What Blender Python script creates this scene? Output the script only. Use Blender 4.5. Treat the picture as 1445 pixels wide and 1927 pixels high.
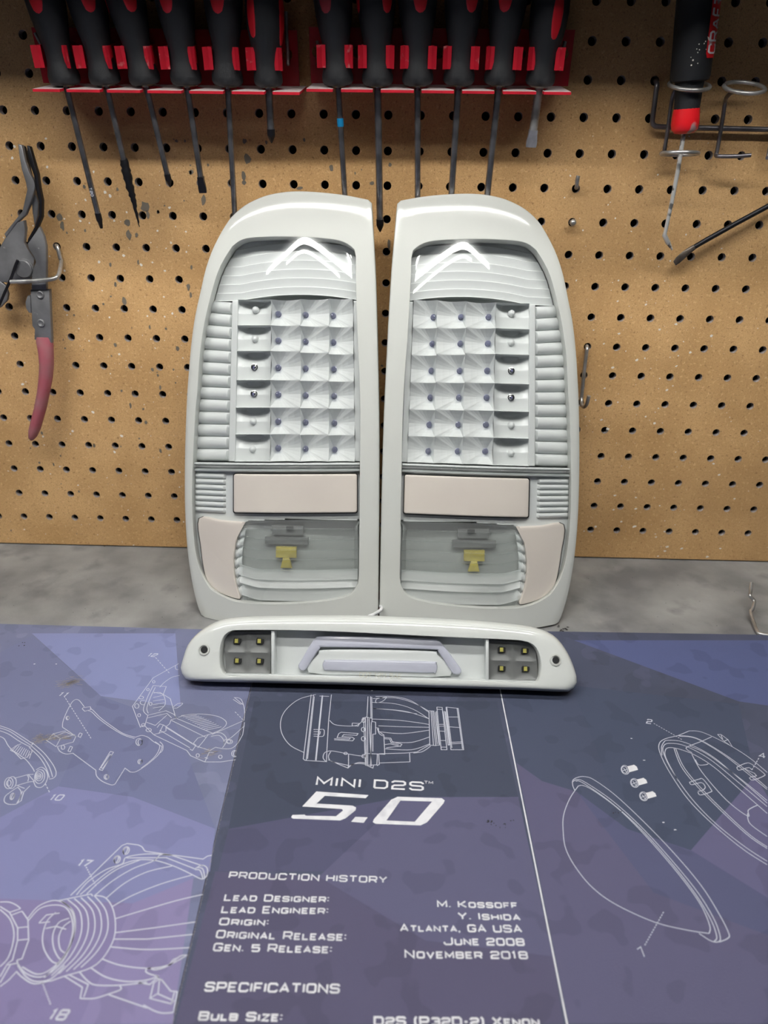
import bpy, math, random
from mathutils import Vector, Matrix
from mathutils.geometry import tessellate_polygon
random.seed(7)
for o in list(bpy.data.objects): bpy.data.objects.remove(o)
S = bpy.context.scene; COL = S.collection
PI = math.pi

# ------------------------------------------------------------------ camera (calibrated on the 1 inch hole grid)
W, H, F = 1445, 1927, 1395.5
CAM = Vector((0.00211, -0.65748, 0.34457))
RM = Matrix(((0.9996, -0.0230, 0.0189), (0.0268, 0.4139, -0.9099), (0.0131, 0.9100, 0.4143)))
cd = bpy.data.cameras.new('camera'); cam = bpy.data.objects.new('camera', cd); COL.objects.link(cam)
cd.sensor_fit = 'VERTICAL'; cd.sensor_height = 36; cd.lens = 36*F/H; cd.clip_start = .01
q = RM.to_quaternion().normalized(); cam.matrix_world = Matrix.Translation(CAM) @ q.to_matrix().to_4x4()
RM = q.to_matrix()
cd.dof.use_dof = True; cd.dof.focus_distance = .56; cd.dof.aperture_fstop = 9.0
S.camera = cam
# ------------------------------------------------------------------ world, light, exposure
wd = bpy.data.worlds.new('world'); S.world = wd; wd.use_nodes = True
wd.node_tree.nodes['Background'].inputs[0].default_value = (.92, .95, 1, 1)
wd.node_tree.nodes['Background'].inputs[1].default_value = .022
S.view_settings.view_transform = 'Standard'; S.view_settings.look = 'None'
S.view_settings.exposure = 0; S.view_settings.gamma = 1; S.view_settings.use_curve_mapping = False
TUBES = [  # centre, half length, radius, emission: LED shop tubes above and in front of the bench
    ((-.07, -.33, .645), .46, .013, 41, 'white LED tube light hung in front of the wall cabinet, out of frame'),
    ((-.18, -.93, 1.25), .70, .015, 68, 'LED tube light farther out above the front of the bench, out of frame')]

# ------------------------------------------------------------------ geometry helpers
def ray(x, y): return RM @ Vector(((x-W/2)/F, -(y-H/2)/F, -1))
def onY(x, y, Y=0):
    d = ray(x, y); return CAM + d*((Y-CAM.y)/d.y)
def onZ(x, y, Z=0):
    d = ray(x, y); return CAM + d*((Z-CAM.z)/d.z)
class Plane:
    """an upright thing's own axes: x across, w up along its face, n out of the face"""
    def __init__(s, O, tilt, g=None):
        t = math.radians(tilt); s.O = Vector(O); s.t = t
        s.ex = Vector((1, 0, 0)); s.ew = Vector((0, math.sin(t), math.cos(t))); s.en = Vector((0, -math.cos(t), math.sin(t)))
        s.g = g or (lambda x, w: 0)
    def loc(s, x, y, dn=0):
        d = ray(x, y); off = dn
        for _ in range(12):
            P = CAM + d*(((s.O + s.en*off - CAM).dot(s.en))/d.dot(s.en)) - s.O
            l = (P.dot(s.ex), P.dot(s.ew)); off = s.g(*l) + dn
        return l
    def mat(s): return Matrix(((s.ex.x, s.ew.x, s.en.x, s.O.x), (s.ex.y, s.ew.y, s.en.y, s.O.y), (s.ex.z, s.ew.z, s.en.z, s.O.z), (0, 0, 0, 1)))

class MB:
    def __init__(s): s.v = []; s.f = []
    def add(s, vs, fs):
        b = len(s.v); s.v += [tuple(v) for v in vs]; s.f += [tuple(i+b for i in f) for f in fs]; return s
    def rings(s, rings, closed=True, cap0=False, cap1=False):
        n = len(rings[0]); b = len(s.v)
        for r in rings: s.v += [tuple(p) for p in r]
        for k in range(len(rings)-1):
            for i in range(n if closed else n-1):
                j = (i+1) % n; s.f.append((b+k*n+i, b+k*n+j, b+(k+1)*n+j, b+(k+1)*n+i))
        if cap0: s.f.append(tuple(b+i for i in range(n))[::-1])
        if cap1: s.f.append(tuple(b+(len(rings)-1)*n+i for i in range(n)))
        return s
    def tube(s, pts, r, n=10, cap=True):
        pts = [Vector(p) for p in pts]; rs = r if isinstance(r, (list, tuple)) else [r]*len(pts)
        up = None; rings = []
        for i, p in enumerate(pts):
            d = (pts[min(i+1, len(pts)-1)] - pts[max(i-1, 0)]).normalized()
            if up is None: up = Vector((0, 0, 1)) if abs(d.z) < .9 else Vector((0, 1, 0))
            a = d.cross(up).normalized(); up = a.cross(d).normalized()
            rings.append([p + (a*math.cos(2*PI*k/n) + up*math.sin(2*PI*k/n))*rs[i] for k in range(n)])
        return s.rings(rings, cap0=cap, cap1=cap)
    def lathe(s, prof, O, ax, n=24, lobe=None, side=None):
        """prof = (distance along axis, radius); ax unit vector"""
        O = Vector(O); ax = Vector(ax).normalized(); a = Vector(side) if side else Vector((0, -1, 0)); a = (a - ax*a.dot(ax)).normalized(); b = ax.cross(a)
        rr = []
        for t, r in prof:
            rr.append([O + ax*t + (a*math.cos(2*PI*k/n) + b*math.sin(2*PI*k/n))*max(r, 1e-5)*(lobe(t, 2*PI*k/n) if lobe else 1) for k in range(n)])
        return s.rings(rr, cap0=True, cap1=True)
    def box(s, c, h, M=None):
        c = Vector(c); vs = []
        for z in (-1, 1):
            for x, y in ((-1, -1), (1, -1), (1, 1), (-1, 1)):
                v = Vector((x*h[0], y*h[1], z*h[2])); vs.append((M @ v if M else v) + c)
        return s.add(vs, [(3, 2, 1, 0), (4, 5, 6, 7), (0, 1, 5, 4), (1, 2, 6, 5), (2, 3, 7, 6), (3, 0, 4, 7)])
    def prism(s, pts, z0, z1, bev=0):
        """closed 2-D outline extruded along the third axis, optional chamfer at the z1 end"""
        if area(pts) < 0: pts = pts[::-1]
        R = [[(x, y, z0) for x, y in pts]]
        if bev:
            R.append([(x, y, z1-bev) for x, y in pts]); q2 = inset(pts, bev*.35); R.append([(x, y, z1-bev*.35) for x, y in q2])
            q3 = inset(pts, bev); R.append([(x, y, z1) for x, y in q3]); last = q3
        else: R.append([(x, y, z1) for x, y in pts]); last = pts
        b = len(s.v); n = len(pts); s.rings(R)
        for t in tessellate_polygon([[Vector((x, y, 0)) for x, y in last]]): s.f.append(tuple(b+(len(R)-1)*n+i for i in orient(t, last)))
        for t in tessellate_polygon([[Vector((x, y, 0)) for x, y in pts]]): s.f.append(tuple(b+i for i in orient(t, pts))[::-1])
        return s
    def build(s, name, mat, parent=None, smooth=False, mirror=False, M=None):
        v = s.v; f = s.f
        if M: v = [tuple(M @ Vector(p)) for p in v]
        if mirror: v = [(-p[0], p[1], p[2]) for p in v]; f = [t[::-1] for t in f]
        me = bpy.data.meshes.new(name); me.from_pydata(v, [], f); me.update()
        if smooth:
            me.polygons.foreach_set('use_smooth', [True]*len(me.polygons))
            me.set_sharp_from_angle(angle=math.radians(smooth if smooth > 1 else 38))
        me.materials.append(mat)
        o = bpy.data.objects.new(name, me); COL.objects.link(o); o.parent = parent
        return o
def area(p): return .5*sum(p[i][0]*p[(i+1) % len(p)][1]-p[(i+1) % len(p)][0]*p[i][1] for i in range(len(p)))
def orient(t, pts):
    a, b, c = (pts[i] for i in t)
    return t if (b[0]-a[0])*(c[1]-a[1])-(b[1]-a[1])*(c[0]-a[0]) > 0 else t[::-1]
def inset(pts, d):
    n = len(pts); out = []
    for i in range(n):
        p = Vector(pts[i]); e0 = (p-Vector(pts[i-1])).normalized(); e1 = (Vector(pts[(i+1) % n])-p).normalized()
        nn = Vector((-e0.y-e1.y, e0.x+e1.x)); L = nn.length or 1; nn /= L
        k = d/max(.5, L/2); out.append((p.x+nn.x*k, p.y+nn.y*k))
    return out
def smooth_pts(p, n=6, closed=False):
    p = [Vector(a) for a in p]; out = []; m = len(p)
    for i in range(m if closed else m-1):
        if closed: a, b, c, d = p[i-1], p[i], p[(i+1) % m], p[(i+2) % m]
        else: a, b, c, d = p[max(i-1, 0)], p[i], p[i+1], p[min(i+2, m-1)]
        for k in range(n):
            t = k/n; out.append(.5*((2*b)+(c-a)*t+(2*a-5*b+4*c-d)*t*t+(3*b-a-3*c+d)*t**3))
    if not closed: out.append(p[-1])
    return [tuple(v) for v in out]
def resample(p, n, closed=False):
    p = [Vector(a) for a in p]
    if closed: p.append(p[0])
    L = [0]
    for i in range(1, len(p)): L.append(L[-1]+(p[i]-p[i-1]).length)
    out = []; j = 0
    for k in range(n):
        t = L[-1]*k/(n if closed else n-1)
        while j < len(p)-2 and L[j+1] < t: j += 1
        out.append(tuple(p[j].lerp(p[j+1], (t-L[j])/((L[j+1]-L[j]) or 1))))
    return out
def rrect(x0, y0, x1, y1, r, n=5):
    out = []
    for cx, cy, a in ((x1-r, y1-r, 0), (x0+r, y1-r, 90), (x0+r, y0+r, 180), (x1-r, y0+r, 270)):
        for k in range(n+1): t = math.radians(a+90*k/n); out.append((cx+r*math.cos(t), cy+r*math.sin(t)))
    return out
def Z(o, sc, pts): return [(o[0]+x*sc, o[1]+y*sc) for x, y in pts]

# ------------------------------------------------------------------ naming helpers
def empty(name, loc=(0, 0, 0), M=None):
    o = bpy.data.objects.new(name, None); COL.objects.link(o); o.empty_display_size = .02
    if M is not None: o.matrix_world = M
    else: o.location = loc
    return o
def tag(o, label=None, cat=None, group=None, kind=None):
    if label: o['label'] = label
    if cat: o['category'] = cat
    if group: o['group'] = group
    if kind: o['kind'] = kind
    return o

# ------------------------------------------------------------------ materials
def lin(c): return tuple(((v/255)/12.92 if v/255 <= .04045 else ((v/255+.055)/1.055)**2.4) for v in c)
def mat(name, rgb, rough=.5, metal=0, rgb2=None, nscale=60, bump=0, bscale=400, coat=0, spec=.5, detail=4, lo=.35, hi=.65, bd=.0006):
    m = bpy.data.materials.new(name); m.use_nodes = True; nt = m.node_tree; b = nt.nodes['Principled BSDF']
    c = lin(rgb)+(1,); b.inputs['Base Color'].default_value = c; b.inputs['Roughness'].default_value = rough
    b.inputs['Metallic'].default_value = metal; b.inputs['Coat Weight'].default_value = coat; b.inputs['Coat Roughness'].default_value = .04
    b.inputs['Specular IOR Level'].default_value = spec
    tc = nt.nodes.new('ShaderNodeTexCoord')
    if rgb2:
        n = nt.nodes.new('ShaderNodeTexNoise'); n.inputs['Scale'].default_value = nscale; n.inputs['Detail'].default_value = detail
        nt.links.new(tc.outputs['Object'], n.inputs['Vector'])
        mr = nt.nodes.new('ShaderNodeMapRange'); mr.inputs[1].default_value = lo; mr.inputs[2].default_value = hi
        nt.links.new(n.outputs['Fac'], mr.inputs[0])
        mx = nt.nodes.new('ShaderNodeMix'); mx.data_type = 'RGBA'; mx.inputs[6].default_value = c; mx.inputs[7].default_value = lin(rgb2)+(1,)
        nt.links.new(mr.outputs[0], mx.inputs[0]); nt.links.new(mx.outputs[2], b.inputs['Base Color'])
    if bump:
        n = nt.nodes.new('ShaderNodeTexNoise'); n.inputs['Scale'].default_value = bscale; n.inputs['Detail'].default_value = 3
        nt.links.new(tc.outputs['Object'], n.inputs['Vector'])
        bp = nt.nodes.new('ShaderNodeBump'); bp.inputs['Strength'].default_value = bump; bp.inputs['Distance'].default_value = bd
        nt.links.new(n.outputs['Fac'], bp.inputs['Height']); nt.links.new(bp.outputs[0], b.inputs['Normal'])
    return m
def layer(m, rgb, nscale, lo, hi, detail=2, amount=1, vor=False, up=False):
    """mix another colour over a material's base colour with a noise mask"""
    nt = m.node_tree; b = nt.nodes['Principled BSDF']; inp = b.inputs['Base Color']
    tc = nt.nodes.new('ShaderNodeTexCoord')
    if up:
        g = nt.nodes.new('ShaderNodeNewGeometry'); sx = nt.nodes.new('ShaderNodeSeparateXYZ'); nt.links.new(g.outputs['Normal'], sx.inputs[0]); src = sx.outputs[2]
    elif vor:
        n = nt.nodes.new('ShaderNodeTexVoronoi'); n.inputs['Scale'].default_value = nscale; nt.links.new(tc.outputs['Object'], n.inputs['Vector']); src = n.outputs['Color']
    else:
        n = nt.nodes.new('ShaderNodeTexNoise'); n.inputs['Scale'].default_value = nscale; n.inputs['Detail'].default_value = detail
        nt.links.new(tc.outputs['Object'], n.inputs['Vector']); src = n.outputs['Fac']
    mr = nt.nodes.new('ShaderNodeMapRange'); mr.inputs[1].default_value = lo; mr.inputs[2].default_value = hi; mr.inputs[4].default_value = amount
    nt.links.new(src, mr.inputs[0])
    mx = nt.nodes.new('ShaderNodeMix'); mx.data_type = 'RGBA'; mx.inputs[7].default_value = lin(rgb)+(1,)
    if inp.is_linked:
        l = inp.links[0]; nt.links.new(l.from_socket, mx.inputs[6])
    else: mx.inputs[6].default_value = inp.default_value
    nt.links.new(mr.outputs[0], mx.inputs[0]); nt.links.new(mx.outputs[2], inp)
    return m
def clear(name, tint=(1, 1, 1), ior=1.45, rough=.0, white=0):
    m = bpy.data.materials.new(name); m.use_nodes = True; nt = m.node_tree
    for n in list(nt.nodes): nt.nodes.remove(n)
    out = nt.nodes.new('ShaderNodeOutputMaterial'); t = nt.nodes.new('ShaderNodeBsdfTransparent'); t.inputs[0].default_value = tint+(1,)
    g = nt.nodes.new('ShaderNodeBsdfGlossy'); g.inputs['Roughness'].default_value = rough
    fr = nt.nodes.new('ShaderNodeFresnel'); ge = nt.nodes.new('ShaderNodeNewGeometry'); mr = nt.nodes.new('ShaderNodeMapRange')
    mr.inputs[3].default_value = ior; mr.inputs[4].default_value = 1/ior; nt.links.new(ge.outputs['Backfacing'], mr.inputs[0]); nt.links.new(mr.outputs[0], fr.inputs[0])   # same thin-sheet reflectance from both sides
    mx = nt.nodes.new('ShaderNodeMixShader'); src = t.outputs[0]
    if white:
        d = nt.nodes.new('ShaderNodeBsdfDiffuse'); d.inputs[0].default_value = (.8, .83, .82, 1); m2 = nt.nodes.new('ShaderNodeMixShader')
        m2.inputs[0].default_value = white; nt.links.new(src, m2.inputs[1]); nt.links.new(d.outputs[0], m2.inputs[2]); src = m2.outputs[0]
    nt.links.new(fr.outputs[0], mx.inputs[0]); nt.links.new(src, mx.inputs[1]); nt.links.new(g.outputs[0], mx.inputs[2]); nt.links.new(mx.outputs[0], out.inputs[0])
    return m
def emit(name, rgb, k):
    m = bpy.data.materials.new(name); m.use_nodes = True; nt = m.node_tree
    b = nt.nodes['Principled BSDF']; b.inputs['Emission Color'].default_value = rgb+(1,); b.inputs['Emission Strength'].default_value = k; b.inputs['Base Color'].default_value = (.8, .8, .8, 1)
    return m
M_board = mat('hardboard', (212, 172, 120), .75, rgb2=(188, 149, 100), nscale=14, bump=.6, bscale=1100, spec=.25, detail=6)
layer(M_board, (134, 98, 60), 420, .60, .72, 2, .7); layer(M_board, (228, 190, 140), 340, .58, .70, 2, .6); layer(M_board, (166, 130, 88), 900, .50, .62, 2, .45); layer(M_board, (152, 120, 84), 4, .5, .7, 3, .45)
M_cab = mat('cabinet_dark', (52, 50, 50), .6)
M_holewall = mat('hole_edge', (150, 140, 135), .9)
M_dark = mat('dark_wall', (30, 28, 27), .9)
M_bench = mat('bench_grey', (150, 150, 149), .62, rgb2=(108, 108, 109), nscale=13, bump=.25, bscale=500, detail=8, spec=.35)
layer(M_bench, (92, 92, 96), 30, .56, .72, 6, .6); layer(M_bench, (165, 163, 160), 16, .60, .75, 5, .6)
M_white = mat('white_gloss_paint', (198, 200, 195), .12, spec=.45)
M_white3 = mat('white_gloss_paint_bright', (216, 219, 215), .12, spec=.45)
M_white2 = mat('white_moulded_plastic', (210, 214, 213), .3)
M_housing = mat('housing_plastic', (190, 192, 190), .5)
M_panel = mat('pale_pink_reflector', (224, 216, 206), .28, rgb2=(220, 211, 202), nscale=20, coat=.3)
M_gap = mat('black_gasket', (24, 25, 27), .5)
M_lens = clear('clear_lens', (1, 1, 1), 1.58); M_lensback = clear('lens_back_face', (1, 1, 1), 1.08)
M_lens2 = clear('ribbed_clear_lens', (.95, .97, .96), 1.45, .08, .22)
M_led = clear('led_epoxy', (.70, .72, .80), 1.6, .04, .10)
M_chip = mat('led_chip', (120, 122, 160), .25, .4)
M_chrome = mat('chrome', (190, 190, 190), .12, 1)
M_mirror = mat('grey_reflector', (112, 114, 113), .42, .1)
M_bulb = mat('amber_bulb', (196, 180, 70), .35, rgb2=(160, 144, 50), nscale=60)
M_guide = mat('frosted_light_guide', (192, 194, 208), .3, coat=.3)
M_smd = mat('yellow_led_chip', (176, 170, 88), .4)
M_red = mat('red_enamel', (176, 12, 34), .38, rgb2=(150, 10, 28), nscale=40, coat=.2)
M_redtop = layer(mat('red_enamel_dusty', (200, 22, 44), .5, rgb2=(176, 18, 38), nscale=60), (196, 188, 186), 1, .80, .93, up=True, amount=.92)
M_clip = layer(mat('worn_red_clip', (190, 24, 44), .4), (216, 150, 150), 170, .60, .72, 3, .6)
M_rubber = layer(mat('black_rubber_grip', (28, 30, 34), .6, rgb2=(20, 22, 26), nscale=50, bump=.2, bscale=900), (96, 96, 98), 35, .62, .85, 5, .5)
M_inlay = mat('red_inlay', (200, 22, 38), .4, rgb2=(176, 18, 32), nscale=30)
M_inlay2 = mat('faded_red_inlay', (150, 40, 50), .5, rgb2=(128, 34, 44), nscale=30)
M_steel = layer(mat('tool_steel', (158, 158, 162), .27, .85, rgb2=(112, 112, 116), nscale=130), (40, 40, 42), 70, .60, .70, 5, .8)
M_blacksteel = layer(mat('black_oxide_steel', (38, 38, 42), .42, .6), (110, 110, 112), 90, .66, .8, 4, .6)
M_wire = mat('galvanised_wire', (196, 196, 196), .3, .7, rgb2=(150, 148, 144), nscale=90)
M_darkwire = mat('dark_plated_wire', (130, 126, 130), .32, .75, rgb2=(96, 94, 98), nscale=60)
M_greytool = layer(mat('pliers_steel', (128, 128, 130), .5, .45, rgb2=(98, 98, 100), nscale=45, bump=.2, bscale=300), (168, 166, 164), 160, .68, .75, 2, .8)
M_pinkgrip = layer(mat('faded_red_dip_grip', (158, 82, 92), .6, rgb2=(150, 108, 110), nscale=40, bump=.2, bscale=200), (180, 30, 50), 16, .58, .72, 3, .5)
M_matL = mat('mat_cloth_blue', (118, 122, 150), .85, rgb2=(106, 110, 138), nscale=9, bump=.35, bscale=1500, spec=.2, lo=.35, hi=.65)
def camo(m, a, b, c_): layer(m, a, 46, .575, .60, 1.5, .28); layer(m, b, 40, .61, .63, 1.5, .28); layer(m, c_, 60, .64, .76, 5, .4); layer(m, a, 11, .56, .60, 2, .18); return m
camo(M_matL, (92, 95, 116), (140, 144, 172), (104, 102, 110))
M_matR = camo(mat('mat_cloth_dark', (72, 77, 95), .85, rgb2=(78, 82, 102), nscale=9, bump=.35, bscale=1500, spec=.2, lo=.35, hi=.65), (60, 63, 76), (92, 94, 120), (58, 55, 60))
def facet(rgb): return layer(mat('printed_facet', rgb, .85, bump=.35, bscale=1500, spec=.2), tuple(v*.82 for v in rgb), 46, .575, .60, 1.5, .32)
M_print = layer(mat('white_print', (222, 222, 226), .8, spec=.2), (176, 176, 186), 120, .5, .7, 4, .5)
M_line = mat('thin_white_print', (190, 192, 204), .8, spec=.2)
M_fringe = mat('frayed_edge', (136, 132, 142), .9)
M_speck = mat('white_paint_speck', (226, 220, 208), .6); M_stain = mat('grey_paint_stain', (122, 112, 98), .7, rgb2=(100, 94, 84), nscale=60)
M_dirt = mat('dark_dirt', (38, 36, 36), .9); M_blue = mat('blue_paint', (0, 120, 170), .5)
M_redcap = layer(mat('bright_red_plastic', (222, 28, 36), .32), (150, 150, 150), 60, .62, .66, 2, .8)
M_cord = mat('white_cable', (225, 225, 225), .4)

# ------------------------------------------------------------------ LED tubes above (outside the frame)
for c, hl, r, k, lab in TUBES:
    root = empty('tube_light', c); tag(root, lab, 'light', 'LED tubes above the bench')
    a = MB(); a.lathe([(0, r), (2*hl, r)], (-hl, 0, 0), (1, 0, 0), 16, side=(0, 0, 1)); a.build('tube', emit('led_tube', (1, .985, .95), k), root, True)
    b = MB(); b.box((0, .005, r+.012), (hl+.03, .047, .010)); b.box((-hl-.012, 0, 0), (.011, .012, r+.003)); b.box((hl+.012, 0, 0), (.011, .012, r+.003)); b.build('fixture_body', M_housing, root)
# overhead cabinet that shades the top of the board
root = empty('wall_cabinet', (0, 0, .544)); tag(root, 'grey wall cabinet above the pegboard, out of frame', 'cabinet')
MB().box((0, -.10, .30), (.95, .10, .30)).build('body', M_cab, root)
MB().box((-.475, -.208, .30), (.47, .007, .29)).build('door', M_cab, root); MB().box((.475, -.208, .30), (.47, .007, .29)).build('door', M_cab, root)

# ------------------------------------------------------------------ setting
tag(MB().box((0, .085, .3), (1.6, .05, 1.24)).build('wall_back', M_dark), kind='structure')
tag(MB().box((0, -.8, -.92), (1.6, 1.6, .02)).build('floor', M_dark), kind='structure')
bench = empty('workbench'); tag(bench, 'long grey workbench top running under the pegboard', 'workbench')
MB().box((0, -.395, -.02), (1.0, .425, .02)).build('bench_top', M_bench, bench)
for x in (-.9, .9):
    for y in (-.72, -.04): MB().box((x, y, -.47), (.03, .03, .43)).build('leg', M_housing, bench)

# pegboard with real holes on the 1 inch grid
board = empty('pegboard'); tag(board, 'brown hardboard pegboard with rows of round holes and paint specks', 'pegboard')
G = .0254; R0 = .0033; ZA = .387; TH = .006
a = MB(); hw = MB(); NS = 16
for c in range(-12, 37):
    for r in range(-6, 15):
        cx = (c-12.5)*G; cz = ZA-r*G; z0, z1 = cz-G/2, cz+G/2
        sq = []
        for k in range(NS):
            t = 2*PI*k/NS; m = max(abs(math.cos(t)), abs(math.sin(t)))
            sq.append((cx+G/2*math.cos(t)/m, 0, cz+G/2*math.sin(t)/m))
        ci = [(cx+R0*math.cos(2*PI*k/NS), 0, cz+R0*math.sin(2*PI*k/NS)) for k in range(NS)]
        a.rings([sq, ci]); hw.rings([ci, [(x, TH, z) for x, y, z in ci]])
xa, xb = (-12-12.5-.5)*G, (36-12.5+.5)*G; zb, zt = ZA-14.5*G, ZA+6.5*G
a.add([(xa, 0, .0015), (xb, 0, .0015), (xb, 0, zb), (xa, 0, zb)], [(0, 1, 2, 3)])
a.add([(xa, 0, .0015), (xb, 0, .0015), (xb, TH, .0015), (xa, TH, .0015)], [(0, 1, 2, 3)])
a.build('perforated_sheet', M_board, board); hw.build('hole_edges', M_holewall, board)
MB().box((0, .020, .275), (1.2, .003, .27)).build('backing', M_dark, board)
# paint specks and stains on the board (thin real dabs)
def blob(mb, P, rx, rz, ang, n=9, wob=.25):
    c = []
    for k in range(n):
        t = 2*PI*k/n; w = 1+random.uniform(-wob, wob); x = rx*w*math.cos(t); z = rz*w*math.sin(t)
        c.append((P.x+x*math.cos(ang)-z*math.sin(ang), -.00025, P.z+x*math.sin(ang)+z*math.cos(ang)))
    mb.add(c, [tuple(range(n))])
def free(P, r=.0045):
    c = round(P.x/G+12.5)-12.5; k = round((ZA-P.z)/G)
    return math.hypot(P.x-c*G, P.z-(ZA-k*G)) > r
sp = MB(); st = MB()
z4 = lambda x, y: (x*.3425, 240+y*.3425)
for x, y, rr in ((260, 217, 8), (68, 167, 8), (253, 61, 7), (470, 398, 7), (605, 375, 9), (578, 356, 9), (441, 513, 7), (628, 513, 6), (545, 738, 9), (776, 755, 8), (838, 741, 6), (680, 704, 8), (602, 1043, 7), (907, 787, 7), (1025, 684, 6), (940, 633, 7), (668, 1694, 10), (512, 1563, 9), (400, 1667, 8), (125, 1409, 9), (655, 1246, 7), (697, 465, 6), (865, 568, 6), (948, 1022, 7), (237, 1697, 7), (987, 1893, 8), (630, 1782, 9), (80, 104, 7), (515, 243, 6), (355, 787, 7), (932, 440, 7), (1022, 572, 6), (405, 562, 5), (810, 1035, 6), (930, 1800, 6)):
    blob(sp, onY(*z4(x, y)), rr*.3425/2150, rr*.3425/2150*.8, random.random()*3)
for x, y, a_, b_ in ((797, 435, 24, 28), (812, 480, 10, 28), (328, 495, 20, 22), (343, 540, 12, 26), (700, 522, 16, 18), (750, 590, 10, 14), (607, 755, 8, 12), (464, 326, 9, 9), (870, 463, 8, 10), (683, 950, 14, 26), (1035, 876, 10, 20), (633, 1195, 9, 12), (976, 1216, 10, 16), (803, 1620, 11, 12), (717, 1528, 7, 20), (838, 1330, 9, 12), (880, 1428, 7, 16), (883, 1776, 8, 16), (970, 74, 8, 8), (1045, 246, 8, 12), (708, 590, 14, 26), (368, 578, 6, 7), (760, 740, 6, 14), (568, 970, 7, 7), (407, 1030, 6, 6), (912, 1106, 7, 7), (953, 1330, 6, 8), (358, 1213, 6, 6), (610, 928, 6, 6), (217, 1840, 8, 8), (1048, 920, 8, 18), (822, 1095, 6, 12)):
    blob(st, onY(*z4(x, y)), a_*.3425/2350, b_*.3425/2350, 0)
for px, py, a_, b_ in ((466, 299, 6, 10), (458, 332, 4, 8), (459, 344, 4, 4), (360, 324, 4, 5), (623, 316, 4, 6), (564, 354, 6, 3), (700, 345, 4, 4), (732, 460, 3, 10), (734, 310, 3, 4), (383, 377, 5, 9), (298, 399, 3, 3), (460, 266, 4, 5)):
    blob(st, onY(px, py), a_/2350, b_/2350, 0)
z6 = lambda x, y: (1060+x*.3425, 560+y*.3425)
for x, y, rr in ((528, 175, 7), (618, 146, 8), (307, 197, 7), (812, 210, 9), (272, 384, 9), (404, 343, 9), (696, 301, 9), (620, 376, 7), (568, 508, 8), (209, 671, 8), (500, 690, 8), (245, 721, 10), (282, 1087, 8), (397, 1160, 9), (390, 1257, 12), (555, 1285, 7), (570, 1368, 10), (558, 1392, 9), (650, 1378, 9), (509, 1315, 6), (177, 1258, 9), (275, 1165, 7), (855, 973, 8), (862, 1378, 7), (824, 912, 8), (318, 1230, 7), (790, 1424, 9), (453, 38, 7), (227, 497, 6), (398, 1098, 6), (520, 1420, 6), (223, 253, 6), (940, 1105, 7)):
    blob(sp, onY(*z6(x, y)), rr*.3425/2100, rr*.3425/2100*.7, random.random()*.6)
for k in range(520):
    px = random.choice([random.uniform(-60, 360), random.uniform(-60, 360), random.uniform(1060, 1300), random.uniform(1060, 1500)]); py = random.uniform(255, 1030)
    if py < 520 and random.random() < .5: continue
    P = onY(px, py); r = random.choice((.0003, .0004, .0005, .0008))
    if free(P): blob(sp, P, r, r*random.uniform(.5, 1), random.random()*3, 6)
for k in range(90):
    P = onY(random.uniform(-20, 720), random.uniform(255, 1030)); r = random.uniform(.0004, .0012)
    if free(P): blob(st, P, r, r*random.uniform(.8, 1.8), 0, 7)
tag(sp.build('paint_specks', M_speck, board), kind='stuff'); tag(st.build('paint_stains', M_stain, board), kind='stuff')

# ------------------------------------------------------------------ flat print: strokes on a mat
def ribbon(mb, pts, w, z, closed=False):
    p = [Vector((a[0], a[1])) for a in pts]; n = len(p); L = []; R = []
    for i in range(n):
        a = p[i-1] if (i or closed) else p[i]; b = p[i]; c = p[(i+1) % n] if (i < n-1 or closed) else p[i]
        e0 = (b-a); e1 = (c-b)
        if e0.length < 1e-9: e0 = e1
        if e1.length < 1e-9: e1 = e0
        if e0.length < 1e-9: return
        e0.normalize(); e1.normalize()
        nn = Vector((-e0.y-e1.y, e0.x+e1.x))
        if nn.length < .35: nn = Vector((-e0.y, e0.x)); k = 1
        else: k = 2/nn.length; nn.normalize(); k = min(1/max(.4, nn.dot(Vector((-e0.y, e0.x)))), 1.8)
        L.append((b.x+nn.x*w/2*k, b.y+nn.y*w/2*k, z)); R.append((b.x-nn.x*w/2*k, b.y-nn.y*w/2*k, z))
    m = n if closed else n-1; fs = [(i, n+i, n+(i+1) % n, (i+1) % n) for i in range(m)]
    mb.add(L+R, fs)
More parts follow.
